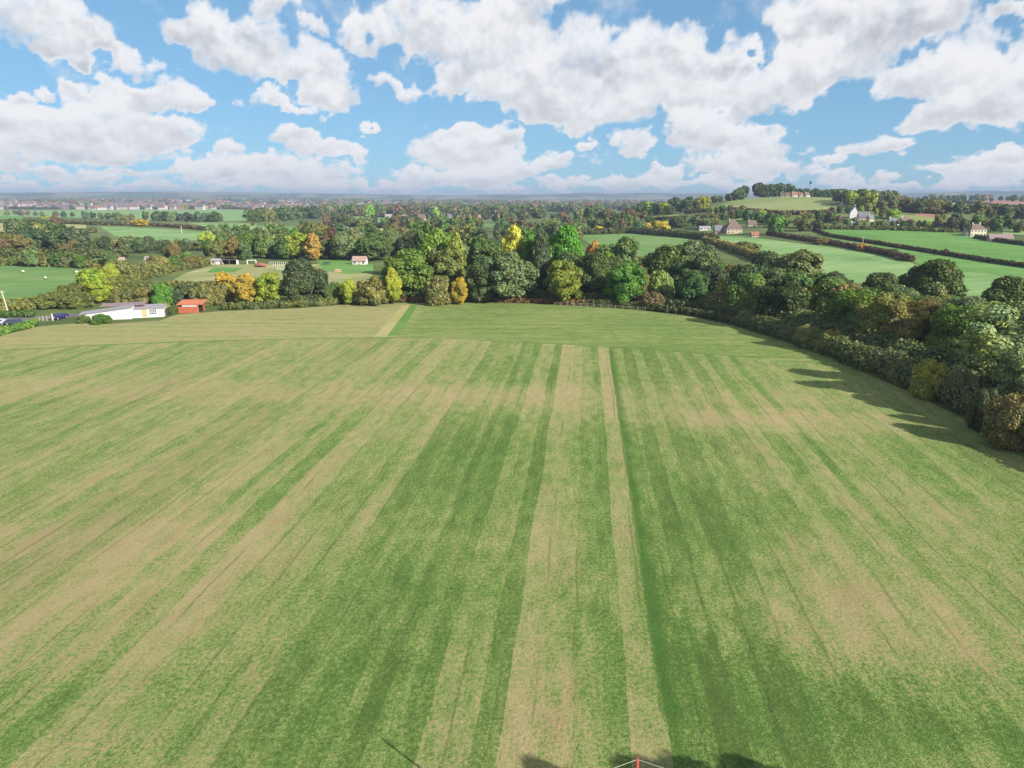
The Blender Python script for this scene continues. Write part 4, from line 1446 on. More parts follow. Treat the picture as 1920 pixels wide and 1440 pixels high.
# ------------------------------------------------------------------ past the 300 largest trees the small far ones are one mass
def merge_small(keep=300):
    trees = [t for t in TREES if t[0].type == 'EMPTY']
    trees.sort(key=lambda t: -(t[4] * max(t[5], 1)) / depth_of(t[2]) ** 2)
    V, F, T, n = [], [], [], 0
    for (o, x, y, z, H, Wm) in trees[keep:]:
        ch = [c for c in o.children if c.name.startswith('crown')][0]
        me = ch.data
        v = np.empty(len(me.vertices) * 3, np.float32); me.vertices.foreach_get('co', v); v = v.reshape(-1, 3)
        f = np.empty(len(me.loops), np.int32); me.loops.foreach_get('vertex_index', f); f = f.reshape(-1, 3)
        rz = o.rotation_euler[2]; sc = np.array(o.scale)
        v = v * sc
        c, s_ = math.cos(rz), math.sin(rz)
        v = np.column_stack([v[:, 0] * c - v[:, 1] * s_ + x, v[:, 0] * s_ + v[:, 1] * c + y, v[:, 2] + z - 0.1])
        V.append(v); F.append(f + n); n += len(v)
        T.append(np.tile(np.array(ch.color), (len(v), 1)))
        for k in list(o.children):
            bpy.data.objects.remove(k)
        bpy.data.objects.remove(o)
    rs = np.random.RandomState(8)
    C, R = [], []

    def put(px0, px1, d0, d1, cnt, r0, r1, clus=1.0):
        for _ in range(cnt):
            px = rs.uniform(px0, px1)
            d = math.exp(rs.uniform(math.log(d0), math.log(d1)))
            if fbm(np.array([px / 55.0]), np.array([math.log(d) * 9]), 2, 3)[0] < 0.42 * clus:
                continue
            x, y, z = spot(px, d)
            for j in range(rs.randint(2, 6)):
                r = rs.uniform(r0, r1)
                xx, yy = x + rs.normal() * 9, y + rs.normal() * 7
                C.append((xx, yy, float(ground_z(xx, yy)) + r * rs.uniform(0.6, 1.5))); R.append(r)
    put(600, 1330, 1300, 4200, 900, 4, 7.5)
    put(-150, 600, 2300, 5200, 420, 4, 8, 1.15)
    put(1300, 2100, 1700, 4500, 260, 4, 8)
    pal = [DG, VD, GG, BR, OL, DG, (150, 110, 84)]
    groups = [[] for _ in pal]
    for i in range(len(R)):
        groups[rs.randint(len(pal))].append(i)
    for gi, g in enumerate(groups):
        me = foliage_line('far', [C[i] for i in g], [R[i] for i in g], 3.0, gi)
        v = np.empty(len(me.vertices) * 3, np.float32); me.vertices.foreach_get('co', v); v = v.reshape(-1, 3)
        f = np.empty(len(me.loops), np.int32); me.loops.foreach_get('vertex_index', f); f = f.reshape(-1, 3)
        V.append(v); F.append(f + n); n += len(v)
        T.append(np.tile(np.array(tuple(G(*pal[gi])) + (1,)), (len(v), 1)))
        bpy.data.meshes.remove(me)
    me = mesh_from('distant_woods', np.concatenate(V), np.concatenate(F), 3)
    T = np.concatenate(T).astype(np.float32)
    at_ = me.attributes.new('tint', 'FLOAT_COLOR', 'POINT')
    at_.data.foreach_set('color', np.ascontiguousarray(T.ravel()))
    me.materials.append(M_LEAF_MANY)
    o = link('distant_woods', me)
    tag(o, 'hazy small trees, hedgerows and woods running on to the horizon', 'woods', kind='stuff')



# ------------------------------------------------------------------ buildings
def mats(name, col, **k):
    return plain(name, G(*col, k.pop('gain', 1.0)) if 'gain' in k else G(*col), **k)


WHITE = plain("white painted wall", (0.50, 0.49, 0.47), 0.8, 0.2, 0.10, 0.7)
CREAM = plain("cream stone wall", (0.42, 0.37, 0.26), 0.85, 0.2, 0.12, 0.5)
STONE = plain("golden stone wall", (0.34, 0.29, 0.19), 0.85, 0.2, 0.15, 0.6)
PINKW = plain("pink brick wall", (0.30, 0.20, 0.16), 0.85, 0.2, 0.15, 0.6)
GREYR = plain("grey slate roof", (0.12, 0.12, 0.14), 0.7, 0.3, 0.15, 0.8)
BROWNR = plain("brown tiled roof", (0.13, 0.09, 0.07), 0.8, 0.2, 0.2, 0.8)
REDR = plain("red tiled roof", (0.24, 0.10, 0.07), 0.8, 0.2, 0.2, 0.8)
CORR = plain("old fibre cement roof", (0.24, 0.225, 0.24), 0.85, 0.2, 0.2, 0.6)
CORR2 = plain("reddish weathered roof", (0.20, 0.14, 0.145), 0.85, 0.2, 0.3, 0.6)
RUST = plain("rusty red sheet", (0.34, 0.12, 0.06), 0.8, 0.2, 0.25, 1.2)
RUSTW = plain("rusty ribbed wall", (0.30, 0.09, 0.045), 0.8, 0.2, 0.45, 1.6)
TINW = plain("whitish tin", (0.50, 0.47, 0.45), 0.7, 0.3, 0.2, 1.0)
DARK = plain("near black for shade and dark parts", (0.02, 0.02, 0.022), 0.9, 0.1)  # paints the shade inside shed and shelter; also window panes and mast antennas
GLASS = plain("window glass", (0.03, 0.035, 0.045), 0.12, 0.6)
TANW = plain("tan boarded door", (0.42, 0.29, 0.15), 0.8, 0.2, 0.1, 1.0)
WOOD = plain("weathered pole wood", (0.34, 0.25, 0.17), 0.85, 0.2, 0.15, 2.0)
PALEW = plain("pale weathered wood", (0.45, 0.38, 0.30), 0.85, 0.2, 0.15, 2.0)
STEEL = plain("grey galvanised steel", (0.30, 0.31, 0.32), 0.5, 0.4)
WPAINT = plain("white paint", (0.75, 0.75, 0.73), 0.5, 0.4)
REDP = plain("red insulator cap", (0.34, 0.07, 0.05), 0.5, 0.4)
PINKP = plain("pinkish weathered steel pole", (0.55, 0.42, 0.40), 0.6, 0.3)
WIRE = plain("pale wire", (0.42, 0.44, 0.30), 0.6, 0.3)
TYRE = plain("black rubber", (0.02, 0.02, 0.02), 0.8, 0.2)
FLEECE = plain("sheep fleece", (0.58, 0.54, 0.46), 0.95, 0.05)
FACE = plain("dark sheep face", (0.10, 0.08, 0.07), 0.9, 0.1)


def gable_house(name, px, base, wpx, hpx, wall, roof, label, cat='house', depth_ratio=0.6, pitch=0.45, rz=0.0, floors=2, nwin=3, chimneys=1, group=None, hip=False, xyz=None):
    """a house as wide in the photograph as wpx, its wall hpx high up to the eaves"""
    x, y, z = at(px, base) if xyz is None else xyz
    m = depth_of(y, z) / FPX
    w = wpx * m; h = max(2.0, hpx * m); d = w * depth_ratio
    o = empty(name, (x, y + d / 2, z - 0.15), rz)
    tag(o, label, cat, group)
    rh = d * pitch
    mb = MB()
    hw, hd = w / 2, d / 2
    if hip:
        mb.box(-hw, hw, -hd, hd, 0, h, wall)
    else:
        V = [(-hw, -hd, 0), (hw, -hd, 0), (hw, hd, 0), (-hw, hd, 0), (-hw, -hd, h), (hw, -hd, h), (hw, hd, h), (-hw, hd, h), (-hw, 0, h + rh), (hw, 0, h + rh)]
        mb.add(V, [(3, 2, 1, 0), (0, 1, 5, 4), (1, 2, 6, 9, 5), (2, 3, 7, 6), (3, 0, 4, 8, 7), (4, 5, 9, 8), (6, 7, 8, 9)], wall)
    mb.build('wall', o)
    rb = MB()
    ov = 0.35; th = 0.18
    if hip:
        rl = max(0.2, hw - hd)
        e = h + 0.02
        V = [(-hw - ov, -hd - ov, e), (hw + ov, -hd - ov, e), (hw + ov, hd + ov, e), (-hw - ov, hd + ov, e), (-rl, 0, e + rh), (rl, 0, e + rh)]
        rb.add(V, [(0, 1, 5, 4), (1, 2, 5), (2, 3, 4, 5), (3, 0, 4), (3, 2, 1, 0)], roof)
    else:
        sl = rh / hd
        for sgn in (-1, 1):
            y0 = sgn * (hd + ov); z0 = h - ov * sl + 0.03
            V = [(-hw - ov, y0, z0), (hw + ov, y0, z0), (hw + ov, 0, h + rh + 0.03), (-hw - ov, 0, h + rh + 0.03)]
            V += [(a, b, c + th) for a, b, c in V]
            F = [(0, 1, 2, 3), (7, 6, 5, 4), (0, 4, 5, 1), (1, 5, 6, 2), (2, 6, 7, 3), (3, 7, 4, 0)]
            rb.add(V, F, roof)
    r = rb.build('roof', o)
    for k in range(chimneys):
        cx = (-1 if k % 2 == 0 else 1) * (hw * (0.82 if not hip else 0.45))
        MB().box(cx - 0.35, cx + 0.35, -0.3, 0.3, h + rh * 0.5, h + rh + 0.95, wall).build('chimney', r)
    fh = h / floors
    for f in range(floors):
        for i in range(nwin):
            if f == 0 and i == nwin // 2:
                MB().box(-0.45, 0.45, -hd - 0.05, -hd + 0.05, 0.1, min(2.0, fh * 0.85), TANW).build('door', o)
                continue
            cx = -hw + w * (i + 0.5) / nwin
            ww = min(1.3, w / nwin * 0.45); wh = min(1.3, fh * 0.5); zc = fh * (f + 0.55)
            fr = MB().box(cx - ww / 2 - 0.08, cx + ww / 2 + 0.08, -hd - 0.04, -hd + 0.05, zc - wh / 2 - 0.08, zc + wh / 2 + 0.08, WPAINT).build('window', o)
            MB().box(cx - ww / 2, cx + ww / 2, -hd - 0.06, -hd, zc - wh / 2, zc + wh / 2, GLASS).build('pane', fr)
    return o


def corrugated(mb, x0, x1, y0, z0, y1, z1, mat, th=0.06, pitch=0.55, amp=0.05):
    """ribbed sheet from the line (y0, z0) to the line (y1, z1)"""
    n = max(4, int((x1 - x0) / pitch) * 4)
    V, F = [], []
    for i in range(n + 1):
        x = x0 + (x1 - x0) * i / n
        dz = amp * math.sin(2 * math.pi * (x - x0) / pitch)
        V += [(x, y0, z0 + dz), (x, y1, z1 + dz), (x, y0, z0 + dz - th), (x, y1, z1 + dz - th)]
    for i in range(n):
        a = 4 * i; b = a + 4
        F += [(a, b, b + 1, a + 1), (a + 2, a + 3, b + 3, b + 2), (a, a + 2, b + 2, b), (a + 1, b + 1, b + 3, a + 3)]
    F += [(0, 1, 3, 2), (4 * n, 4 * n + 2, 4 * n + 3, 4 * n + 1)]
    mb.add(V, F, mat)


def white_shed():
    x, y, z = at(180, 600)
    m = depth_of(y, z) / FPX
    x2, y2, _ = at(305, 592)
    rz = math.atan2(y2 - y, x2 - x) * 0.7
    o = empty('farm_shed', (x, y, z), rz)
    tag(o, 'long low white farm shed with patchy grey corrugated roofs at the field corner', 'shed')
    L = math.hypot(x2 - x, y2 - y)
    a = 12.0 * m * 0 + 8.5      # left wing
    mb = MB()
    # left wing: gable end turned to the field, roof falling to the left
    V = [(-3.2, 0, 0), (a, -1.2, 0), (a, 6, 0), (-3.2, 6, 0), (-3.2, 0, 1.5), (a, -1.2, 2.9), (a, 6, 2.9), (-3.2, 6, 1.5)]
    mb.add(V, [(3, 2, 1, 0), (0, 1, 5, 4), (1, 2, 6, 5), (2, 3, 7, 6), (3, 0, 4, 7)], WHITE)
    # right wing
    mb.box(a + 0.02, L + 0.5, 0.2, 6.5, 0, 2.25, WHITE)
    mb.build('wall', o)
    r = MB()
    V = [(-3.6, -0.3, 1.5), (a + 0.2, -1.6, 3.0), (a + 0.2, 3.1, 3.15), (-3.6, 3.1, 1.75)]
    V += [(p[0], p[1], p[2] + 0.1) for p in V]
    r.add(V, [(3, 2, 1, 0), (4, 5, 6, 7), (0, 1, 5, 4), (1, 2, 6, 5), (2, 3, 7, 6), (3, 0, 4, 7)], CORR)
    r.build('roof', o)
    r = MB()
    corrugated(r, 0.5, a + 2.5, 3.2, 2.95, 7.5, 3.25, CORR2)
    r.build('roof', o)
    r = MB()
    corrugated(r, a + 0.3, L + 0.8, -0.1, 2.36, 6.9, 2.6, CORR)
    r.build('roof', o)
    MB().box(L * .70, L * .70 + 1.1, 0.13, 0.3, 0.2, 2.3, TANW).build('door', o)
    wx = L * .87
    fr = MB().box(wx - 0.75, wx + 0.75, 0.10, 0.3, 0.9, 2.0, DARK).build('window', o)
    b = MB()
    for i in range(1, 4):
        b.box(wx - 0.75 + 0.375 * i - 0.03, wx - 0.75 + 0.375 * i + 0.03, 0.07, 0.12, 0.9, 2.0, WPAINT)
    for i in range(1, 3):
        b.box(wx - 0.75, wx + 0.75, 0.065, 0.115, 0.9 + 0.37 * i - 0.03, 0.9 + 0.37 * i + 0.03, WPAINT)
    b.build('glazing_bars', fr)


white_shed()


def red_shed():
    x, y, z = at(356, 587)
    o = empty('rusty_shed', (x, y, z), math.radians(6))
    tag(o, 'small rusty red corrugated shed with open right end', 'shed')
    w, d = 3.0, 4.6
    mb = MB()
    n = 24
    V, F = [], []
    for i in range(n + 1):
        xx = -w + 2 * w * i / n * 0.86
        yy = -0.06 if i % 2 else 0.0
        V += [(xx, yy, 0), (xx, yy, 1.75)]
    for i in range(n):
        F.append((2 * i, 2 * i + 2, 2 * i + 3, 2 * i + 1))
    mb.add(V, F, RUSTW)
    mb.box(-w, -w + 0.08, 0.02, d, 0, 2.3, RUSTW)
    mb.box(-w, w * 0.72, d - 0.08, d, 0, 2.75, RUSTW)
    mb.box(w * 0.72, w * 0.80, 0.0, 0.1, 0, 2.2, RUSTW)
    mb.box(w * 0.95, w * 1.02, d * 0.6, d * 0.62 + 0.1, 0, 2.5, RUSTW)
    mb.build('wall', o)
    MB().box(-w * 0.6, w * 0.7, -0.10, -0.02, 1.78, 2.25, TINW).build('fascia', o)
    MB().box(w * 0.1, w * 0.7, 0.5, d - 0.2, 0.02, 1.7, DARK).build('interior_shade', o)  # near-black block that stands in for the shade inside the shed
    r = MB()
    corrugated(r, -w - 0.25, w * 1.15, -0.35, 2.32, d + 0.2, 3.05, RUST, pitch=0.4)
    r.build('roof', o)


red_shed()

# garden hut, shelter, goal frame, trampoline and other small things of the gardens
gable_house('garden_hut', 674, 496, 25, 7.5, WHITE, PINKW, 'small white garden hut on the green lawn before dark trees', 'hut', 0.55, 0.5, rz=-0.1, floors=1, nwin=3, chimneys=0)


def shelter():
    x, y, z = at(430, 496)
    o = empty('open_shelter', (x, y, z), 0.05)
    tag(o, 'dark open fronted shelter at the edge of the dry ground', 'shelter')
    mb = MB()
    mb.box(-3.5, 3.5, 2.4, 2.5, 0, 2.0, PALEW).box(-3.5, -3.4, 0, 2.4, 0, 2.0, PALEW).box(3.4, 3.5, 0, 2.4, 0, 2.0, WPAINT)
    mb.build('wall', o)
    MB().box(-3.4, 3.4, 2.2, 2.38, 0, 1.9, DARK).build('shade_panel', o)  # near-black sheet before the back wall, painted shade of the open front
    r = MB(); corrugated(r, -3.8, 3.8, -0.4, 2.25, 2.7, 2.05, CORR); r.build('roof', o)
    for sx in (-3.4, 0, 3.3):
        MB().box(sx, sx + 0.12, 0, 0.12, 0, 2.15, WOOD).build('post', o)


shelter()


def goal():
    x, y, z = at(472, 495.5)
    o = empty('goal_frame', (x, y, z), 0.1)
    tag(o, 'white football goal frame beside the dry ground', 'goal')
    for sx in (-2, 2):
        MB().tube([(sx, 0, 0), (sx, 0, 1.9)], [0.12, 0.12], WPAINT).build('post', o)
        MB().tube([(sx, 0, 1.9), (sx, 1.3, 0.05)], [0.06, 0.06], WPAINT).build('brace', o)
    MB().tube([(-2.05, 0, 1.9), (2.05, 0, 1.9)], [0.12, 0.12], WPAINT).build('crossbar', o)


goal()


def car(px, base, body, label, rz, L=4.3, van=False, group=None, xyz=None):
    x, y, z = at(px, base) if xyz is None else xyz
    o = empty('parked_car', (x, y, z), rz)
    tag(o, label, 'car', group)
    Wd = 1.78
    prof = [(-2.12, .38), (-2.15, .75), (-1.95, .93), (-1.35, .98), (-0.85, 1.40), (-.4, 1.48), (.75, 1.47), (1.45, 1.30), (2.0, .98), (2.13, .75), (2.1, .38)]
    n = len(prof)
    V = [(a, -Wd / 2 * (0.83 if b > 1.1 else 1), b) for a, b in prof] + [(a, Wd / 2 * (0.83 if b > 1.1 else 1), b) for a, b in prof]
    F = [tuple(range(n)), tuple(range(2 * n - 1, n - 1, -1))] + [(i + 1, i, n + i, n + i + 1) for i in range(n - 1)] + [(0, n - 1, 2 * n - 1, n)]
    MB().add(V, F, body).build('body', o, bevel=0.05)
    for s_ in (-1, 1):
        yb = s_ * Wd / 2
        g = [(-1.15, 1.0), (-.78, 1.36), (1.25, 1.30), (1.6, 1.0)]
        V = [(a, yb * (0.865 if b > 1.1 else 0.99) + s_ * 0.02, b) for a, b in g] + [(a, yb * (0.84 if b > 1.1 else 0.96), b) for a, b in g]
        MB().add(V, [(0, 1, 2, 3), (7, 6, 5, 4), (0, 4, 5, 1), (1, 5, 6, 2), (2, 6, 7, 3), (3, 7, 4, 0)], GLASS).build('side_window', o)
    V = [(-1.33, -.72, 1.02), (-1.33, .72, 1.02), (-.90, .66, 1.39), (-.90, -.66, 1.39)]
    V += [(a - 0.04, b, c + 0.03) for a, b, c in V]
    MB().add(V, [(0, 1, 2, 3), (7, 6, 5, 4), (0, 4, 5, 1), (1, 5, 6, 2), (2, 6, 7, 3), (3, 7, 4, 0)], GLASS).build('windscreen', o)
    for wx in (-1.35, 1.3):
        for s_ in (-1, 1):
            yy = s_ * (Wd / 2 - 0.1)
            wv = MB()
            wv.tube([(wx, yy - 0.11, .32), (wx, yy + 0.11, .32)], [.32, .32], TYRE, 16)
            wh = wv.build('wheel', o)
            MB().tube([(wx, yy + s_ * 0.10, .32), (wx, yy + s_ * 0.125, .32)], [.18, .18], STEEL, 12).build('rim', wh)
    for s_ in (-1, 1):
        MB().box(-2.17, -2.08, s_ * .62 - .16, s_ * .62 + .16, .66, .80, WPAINT).build('headlight', o)
    return o


BLUEC = plain("dark blue car paint", (0.045, 0.055, 0.09), 0.25, 0.6)
SILVC = plain("silver car paint", (0.38, 0.38, 0.42), 0.25, 0.6)
NAVY = plain("navy car paint", (0.03, 0.02, 0.10), 0.25, 0.6)
REDC = plain("red tarpaulin", (0.22, 0.08, 0.07), 0.7, 0.3)
GC = 'cars parked by the lane'
car(28, 608.5, BLUEC, 'dark blue hatchback parked between the two clipped hedges', math.radians(190), group=GC)
car(-4, 609, SILVC, 'silver car cut off by the left edge of the photo', math.radians(12), group=GC)
car(112, 598, NAVY, 'navy car with pale bonnet under the windswept thorn bushes', math.radians(75), group=GC)

# red covered heap, trampoline, crate
x, y, z = at(488, 501)
o = empty('covered_trailer', (x, y, z), 0.05)
tag(o, 'low trailer under a faded red cover on the dry ground', 'trailer')
V, F = tube([(-2.6, 0, .7), (-2.2, 0, .95), (0, 0, 1.15), (2.2, 0, .95), (2.7, 0, .65)], [.35, .75, .85, .75, .3], 10)
MB().add(V, F, REDC).build('cover', o, smooth=True)
for sx in (-0.6, 0.6):
    for sy in (-.7, .7):
        MB().tube([(sx, sy - .1, .3), (sx, sy + .1, .3)], [.3, .3], TYRE, 12).build('wheel', o)
x, y, z = at(613, 495.5)
o = empty('trampoline', (x, y, z))
tag(o, 'dark round trampoline on the lawn near the garden hut', 'trampoline')
MB().tube([(0, 0, .72), (0, 0, .80)], [1.9, 1.9], TYRE, 24).build('mat', o)
MB().tube([(0, 0, .66), (0, 0, .74)], [2.1, 2.1], NAVY, 24).build('rim', o)
for k in range(4):
    a = k * math.pi / 2 + .5
    MB().tube([(1.8 * math.cos(a), 1.8 * math.sin(a), 0), (1.8 * math.cos(a), 1.8 * math.sin(a), .7)], [.05, .05], STEEL).build('leg', o)
x, y, z = at(634, 510)
o = empty('timber_stack', (x, y, z), .1)
tag(o, 'small reddish timber stack on the pale ground below the lawn', 'timber stack')
for k in range(4):
    MB().box(-1.5 + .1 * k, 1.6 - .15 * k, -.5, .5, .02 + .28 * k, .27 + .28 * k, PALEW if k % 2 else RUSTW).build('board', o)
# second small hut and far garden sheds
gable_house('garden_shed', 404, 496, 16, 6, TINW, CORR, 'low grey tin shed left of the open shelter', 'shed', 0.6, 0.3, floors=1, nwin=2, chimneys=0)
gable_house('garden_shed', 281, 494, 18, 7, PINKW, CORR, 'brownish shed among the dark trees left of the shelter', 'shed', 0.6, 0.5, floors=1, nwin=2, chimneys=0)
gable_house('garden_shed', 228, 494, 8, 6, WHITE, PINKW, 'tiny whitish shed between shrubs above the sheep pasture', 'shed', 0.8, 0.6, floors=1, nwin=1, chimneys=0)

# the vineyard like fences in the gardens
def post_fence(name, pix, n, h, label, mat, group=None, rails=1):
    pts = [Vector(at(*p)) for p in pix]
    o = empty(name, pts[0])
    tag(o, label, 'fence', group)
    seg = len(pts) - 1
    prev = None
    for i in range(n + 1):
        u = i / n * seg; k = min(int(u), seg - 1)
        p = pts[k].lerp(pts[k + 1], u - k)
        p.z = float(ground_z(p.x, p.y))
        q = p - pts[0]
        MB().box(q.x - .045, q.x + .045, q.y - .045, q.y + .045, q.z - .3, q.z + h, mat).build('post', o)
        if prev is not None:
            for r in range(rails):
                zz = h * (0.85 - 0.4 * r)
                MB().tube([prev + Vector((0, 0, zz)), q + Vector((0, 0, zz))], [.02 if rails > 1 else .03] * 2, WIRE, 4).build('wire', o)
        prev = q


FG = 'post rows of the gardens'
post_fence('garden_fence', [(505, 495), (575, 497)], 18, 1.2, 'top row of white posts on the dry garden ground', WPAINT, FG)
post_fence('garden_fence', [(512, 500), (572, 503)], 14, 1.2, 'middle row of white posts on the dry garden ground', WPAINT, FG)
post_fence('garden_fence', [(520, 506), (545, 508)], 8, 1.2, 'short lower row of white posts on the dry garden ground', WPAINT, FG)
post_fence('field_fence', [(1040, 572), (1120, 576), (1210, 582.3)], 13, 1.0, 'wire fence with thin pale posts along the belt at the bend', WOOD, None, 2)
post_fence('field_gate', [(74, 603), (96, 600.5)], 3, 1.3, 'wooden gate with tall posts beside the navy car', PALEW, None, 3)


# ------------------------------------------------------------------ poles
def pole(px, base, top, label, cross=True, r=0.13, mat=WOOD, name='utility_pole', lean=0.0, group='wooden poles of the power line'):
    x, y, z = at(px, base)
    H = height_for(top, y) - z
    o = empty(name, (x, y, z))
    tag(o, label, 'pole', group)
    MB().tube([(0, 0, -.4), (lean * .5, 0, H * .5), (lean, 0, H)], [r, r * .9, r * .75], mat, 8).build('pole_shaft', o)
    if cross:
        MB().box(lean - .8, lean + .8, -.06, .06, H - .45, H - .3, mat).build('crossarm', o)
        for sx in (-.7, 0, .7):
            MB().tube([(lean + sx, 0, H - .3), (lean + sx, 0, H - .12)], [.06, .04], STEEL).build('insulator', o)
    return o


pole(18, 594, 545, 'leaning wooden pole behind the lane at the left edge', True, 0.17, PALEW, lean=-0.9)
pole(341, 437, 424, 'pale pole standing in the striped pale pasture', False, .3, PALEW)
pole(427, 482, 463, 'pole behind the open shelter', False, .16, PALEW)
pole(496, 445, 425, 'pale pole before the hedge under the copse', False, .3, PALEW)
pole(1234, 424, 413, 'thin pale pole left of the hill', False, .25, PALEW)
pole(1617, 461, 444, 'pole behind the orange bush between the hill fields', True, .16, PALEW)
pole(1329, 430, 412, 'pole beside the white roofs left of the farmhouse', False, .18, PALEW)
o = pole(99, 601, 588, 'short pale gate post beside the navy car', False, .22, PALEW, name='gate_post', group=None)
o['category'] = 'post'
o = pole(202, 509, 503, 'pale dead tree stump in the sheep pasture', False, .35, PALEW, name='tree_stump', lean=.3, group=None)
o['category'] = 'tree stump'

# the near pole whose capped top reaches into the picture at the bottom
def near_pole():
    x, y, z = 5.2, 22.6, 0.0
    z_top = height_for(1424, y)
    x = (1195 - 960) / FPX * (y * CP + (CAMH - z_top) * SP)
    o = empty('capped_pole', (x, y, z))
    tag(o, 'thin pinkish pole with a red cap carrying two wires at the bottom', 'pole')
    MB().tube([(0, 0, 0), (0, 0, z_top - .35)], [.10, .06], PINKP, 12).build('pole_shaft', o)
    c = MB().tube([(0, 0, z_top - .38), (0, 0, z_top - .05)], [.075, .075], REDP, 12).build('cap', o)
    MB().tube([(0, 0, z_top - .05), (0, 0, z_top + .08)], [.05, .035], REDP, 10).build('insulator', c)
    for px1, py1, sgn in ((1085, 1440, -1), (1290, 1441, 1)):
        pts = []
        end = Vector((x + sgn * 22, y - 7.5, z_top - .3))
        st = Vector((x, y, z_top))
        for i in range(21):
            u = i / 20
            p = st.lerp(end, u)
            p.z -= 4 * 0.5 * u * (1 - u)
            pts.append(p - Vector((x, y, z)))
        MB().tube(pts, [.008] * 21, WIRE, 5).build('wire', o)


near_pole()


def mast():
    x, y, z = spot(1517, 862)
    H = height_for(335, 862) - z
    o = empty('radio_mast', (x, y, z))
    tag(o, 'dark radio mast with antennas on the hill skyline', 'mast')
    m = MB()
    for k in range(4):
        a = k * math.pi / 2 + math.pi / 4
        m.tube([(1.0 * math.cos(a), 1.0 * math.sin(a), 0), (.45 * math.cos(a), .45 * math.sin(a), H * .8)], [.2, .14], STEEL, 5)
    for i in range(8):
        zz = H * .8 * i / 8
        rr = 1.0 - .55 * i / 8
        m.box(-rr, rr, -rr, rr, zz, zz + .15, STEEL)
    m.build('lattice_tower', o)
    MB().tube([(0, 0, H * .78), (0, 0, H)], [.2, .12], STEEL).build('spike', o)
    for k in range(3):
        a = k * 2.1
        MB().box(.9 * math.cos(a) - .3, .9 * math.cos(a) + .3, .9 * math.sin(a) - .2, .9 * math.sin(a) + .2, H * .72, H * .86, DARK).build('antenna', o)


mast()

# ------------------------------------------------------------------ houses of the hill
HV = 'houses of the village on the hillside'
gable_house('farmhouse', 1376, 438, 30, 9, STONE, BROWNR, 'golden stone farmhouse with brown hipped roof', 'house', .75, .7, rz=.1, floors=2, nwin=4, chimneys=1, hip=True)
gable_house('barn', 1352, 438, 22, 6, PINKW, GREYR, 'low dark barn joined to the left of the farmhouse', 'barn', .6, .7, floors=1, nwin=3, chimneys=0)
gable_house('farm_building', 1336, 419, 24, 3.5, WHITE, CORR, 'long low building with pale roof left above the farmhouse', 'barn', .4, .35, floors=1, nwin=4, chimneys=0)
gable_house('farm_building', 1322, 432, 20, 3, WHITE, CORR, 'small white roofed sheds left of the farmhouse', 'shed', .5, .3, floors=1, nwin=3, chimneys=0)
gable_house('house', 1411, 426, 15, 6, CREAM, BROWNR, 'cream cottage in the trees right of the farmhouse', 'house', .7, .6, nwin=3)
gable_house('small_barn', 1416, 445, 13, 3.5, PINKW, REDR, 'tiny red roofed shed at the top of the hill pasture', 'shed', .7, .5, floors=1, nwin=2, chimneys=0)
gable_house('house', 1461, 423, 12, 5, STONE, BROWNR, 'small stone house half hidden by the bright green tree', 'house', .7, .6, nwin=2, group=HV)
gable_house('house', 1476, 413, 12, 4, PINKW, REDR, 'reddish house below the hedge of the hill top', 'house', .7, .6, nwin=2, group=HV)
gable_house('house', 1586, 386, 13, 5, WHITE, GREYR, 'white house high among trees at the right end of the hill pasture', 'house', .7, .6, group=HV)
gable_house('manor', 1603, 409, 13, 10, WHITE, GREYR, 'tall white gabled house of the village', 'house', 1.2, .8, rz=1.4, nwin=2, group=HV)
gable_house('manor', 1620, 413, 18, 7, PINKW, GREYR, 'long grey roofed house right of the white gabled house', 'house', .6, .8, rz=-.15, nwin=4, group=HV)
gable_house('house', 1633, 416, 9, 7, CREAM, GREYR, 'narrow cream house at the right end of the grey roof', 'house', 1.0, .7, rz=.2, nwin=2, group=HV)
gable_house('house', 1602, 426, 10, 4, WHITE, GREYR, 'low white cottage under the white gabled house', 'house', .7, .6, floors=1, nwin=2, group=HV)
gable_house('house', 1675, 420, 13, 5, WHITE, GREYR, 'pale house left of the two white gables', 'house', .7, .7, nwin=2, group=HV)
gable_house('house', 1699, 424, 18, 6, WHITE, BROWNR, 'white double house with brown roof in the village', 'house', .7, .8, rz=.2, nwin=3, group=HV)
gable_house('house', 1688, 429, 9, 4, WHITE, WHITE, 'small white outbuilding before the brown roofed house', 'house', .7, .4, floors=1, nwin=2, chimneys=0, group=HV)
gable_house('manor', 1833, 443, 32, 13, CREAM, BROWNR, 'big cream house with chimneys above the bright green field', 'house', .6, .5, rz=.1, floors=2, nwin=5, chimneys=2, hip=True)
gable_house('house', 1818, 443, 9, 8, WHITE, BROWNR, 'white side wing on the left of the big cream house', 'house', .9, .5, nwin=2, chimneys=0)
gable_house('barn', 1878, 453, 42, 5, PINKW, CORR2, 'long low barn with brown roof at the right edge', 'barn', .3, .6, rz=-.06, floors=1, nwin=6, chimneys=0)
gable_house('house', 1757, 428, 13, 5, PINKW, BROWNR, 'brown roofed house between village and cream house', 'house', .7, .7, nwin=2, group=HV)
for i, (px, b, w, wl, rf, lab) in enumerate([(1468, 371, 7, CREAM, BROWNR, 'leftmost of the small houses on the skyline of the hill'), (1478, 370.6, 8, PINKW, BROWNR, 'pinkish house second from the left on the hill skyline'),
                           (1491, 370.2, 10, WHITE, REDR, 'white house in the middle of the hill skyline'), (1502, 370.2, 8, PINKW, BROWNR, 'brown roofed house right of the white one on the skyline'),
                           (1514, 370.4, 9, WHITE, BROWNR, 'rightmost of the small houses on the skyline, under the mast')]):
    x, y, z = spot(px, 838)
    gable_house('house', px, b, w, 3.4, wl, rf, lab, 'house', .8, .6, rz=.2 * (i - 2), nwin=2, group='houses on the hill skyline', xyz=(x, y, z))
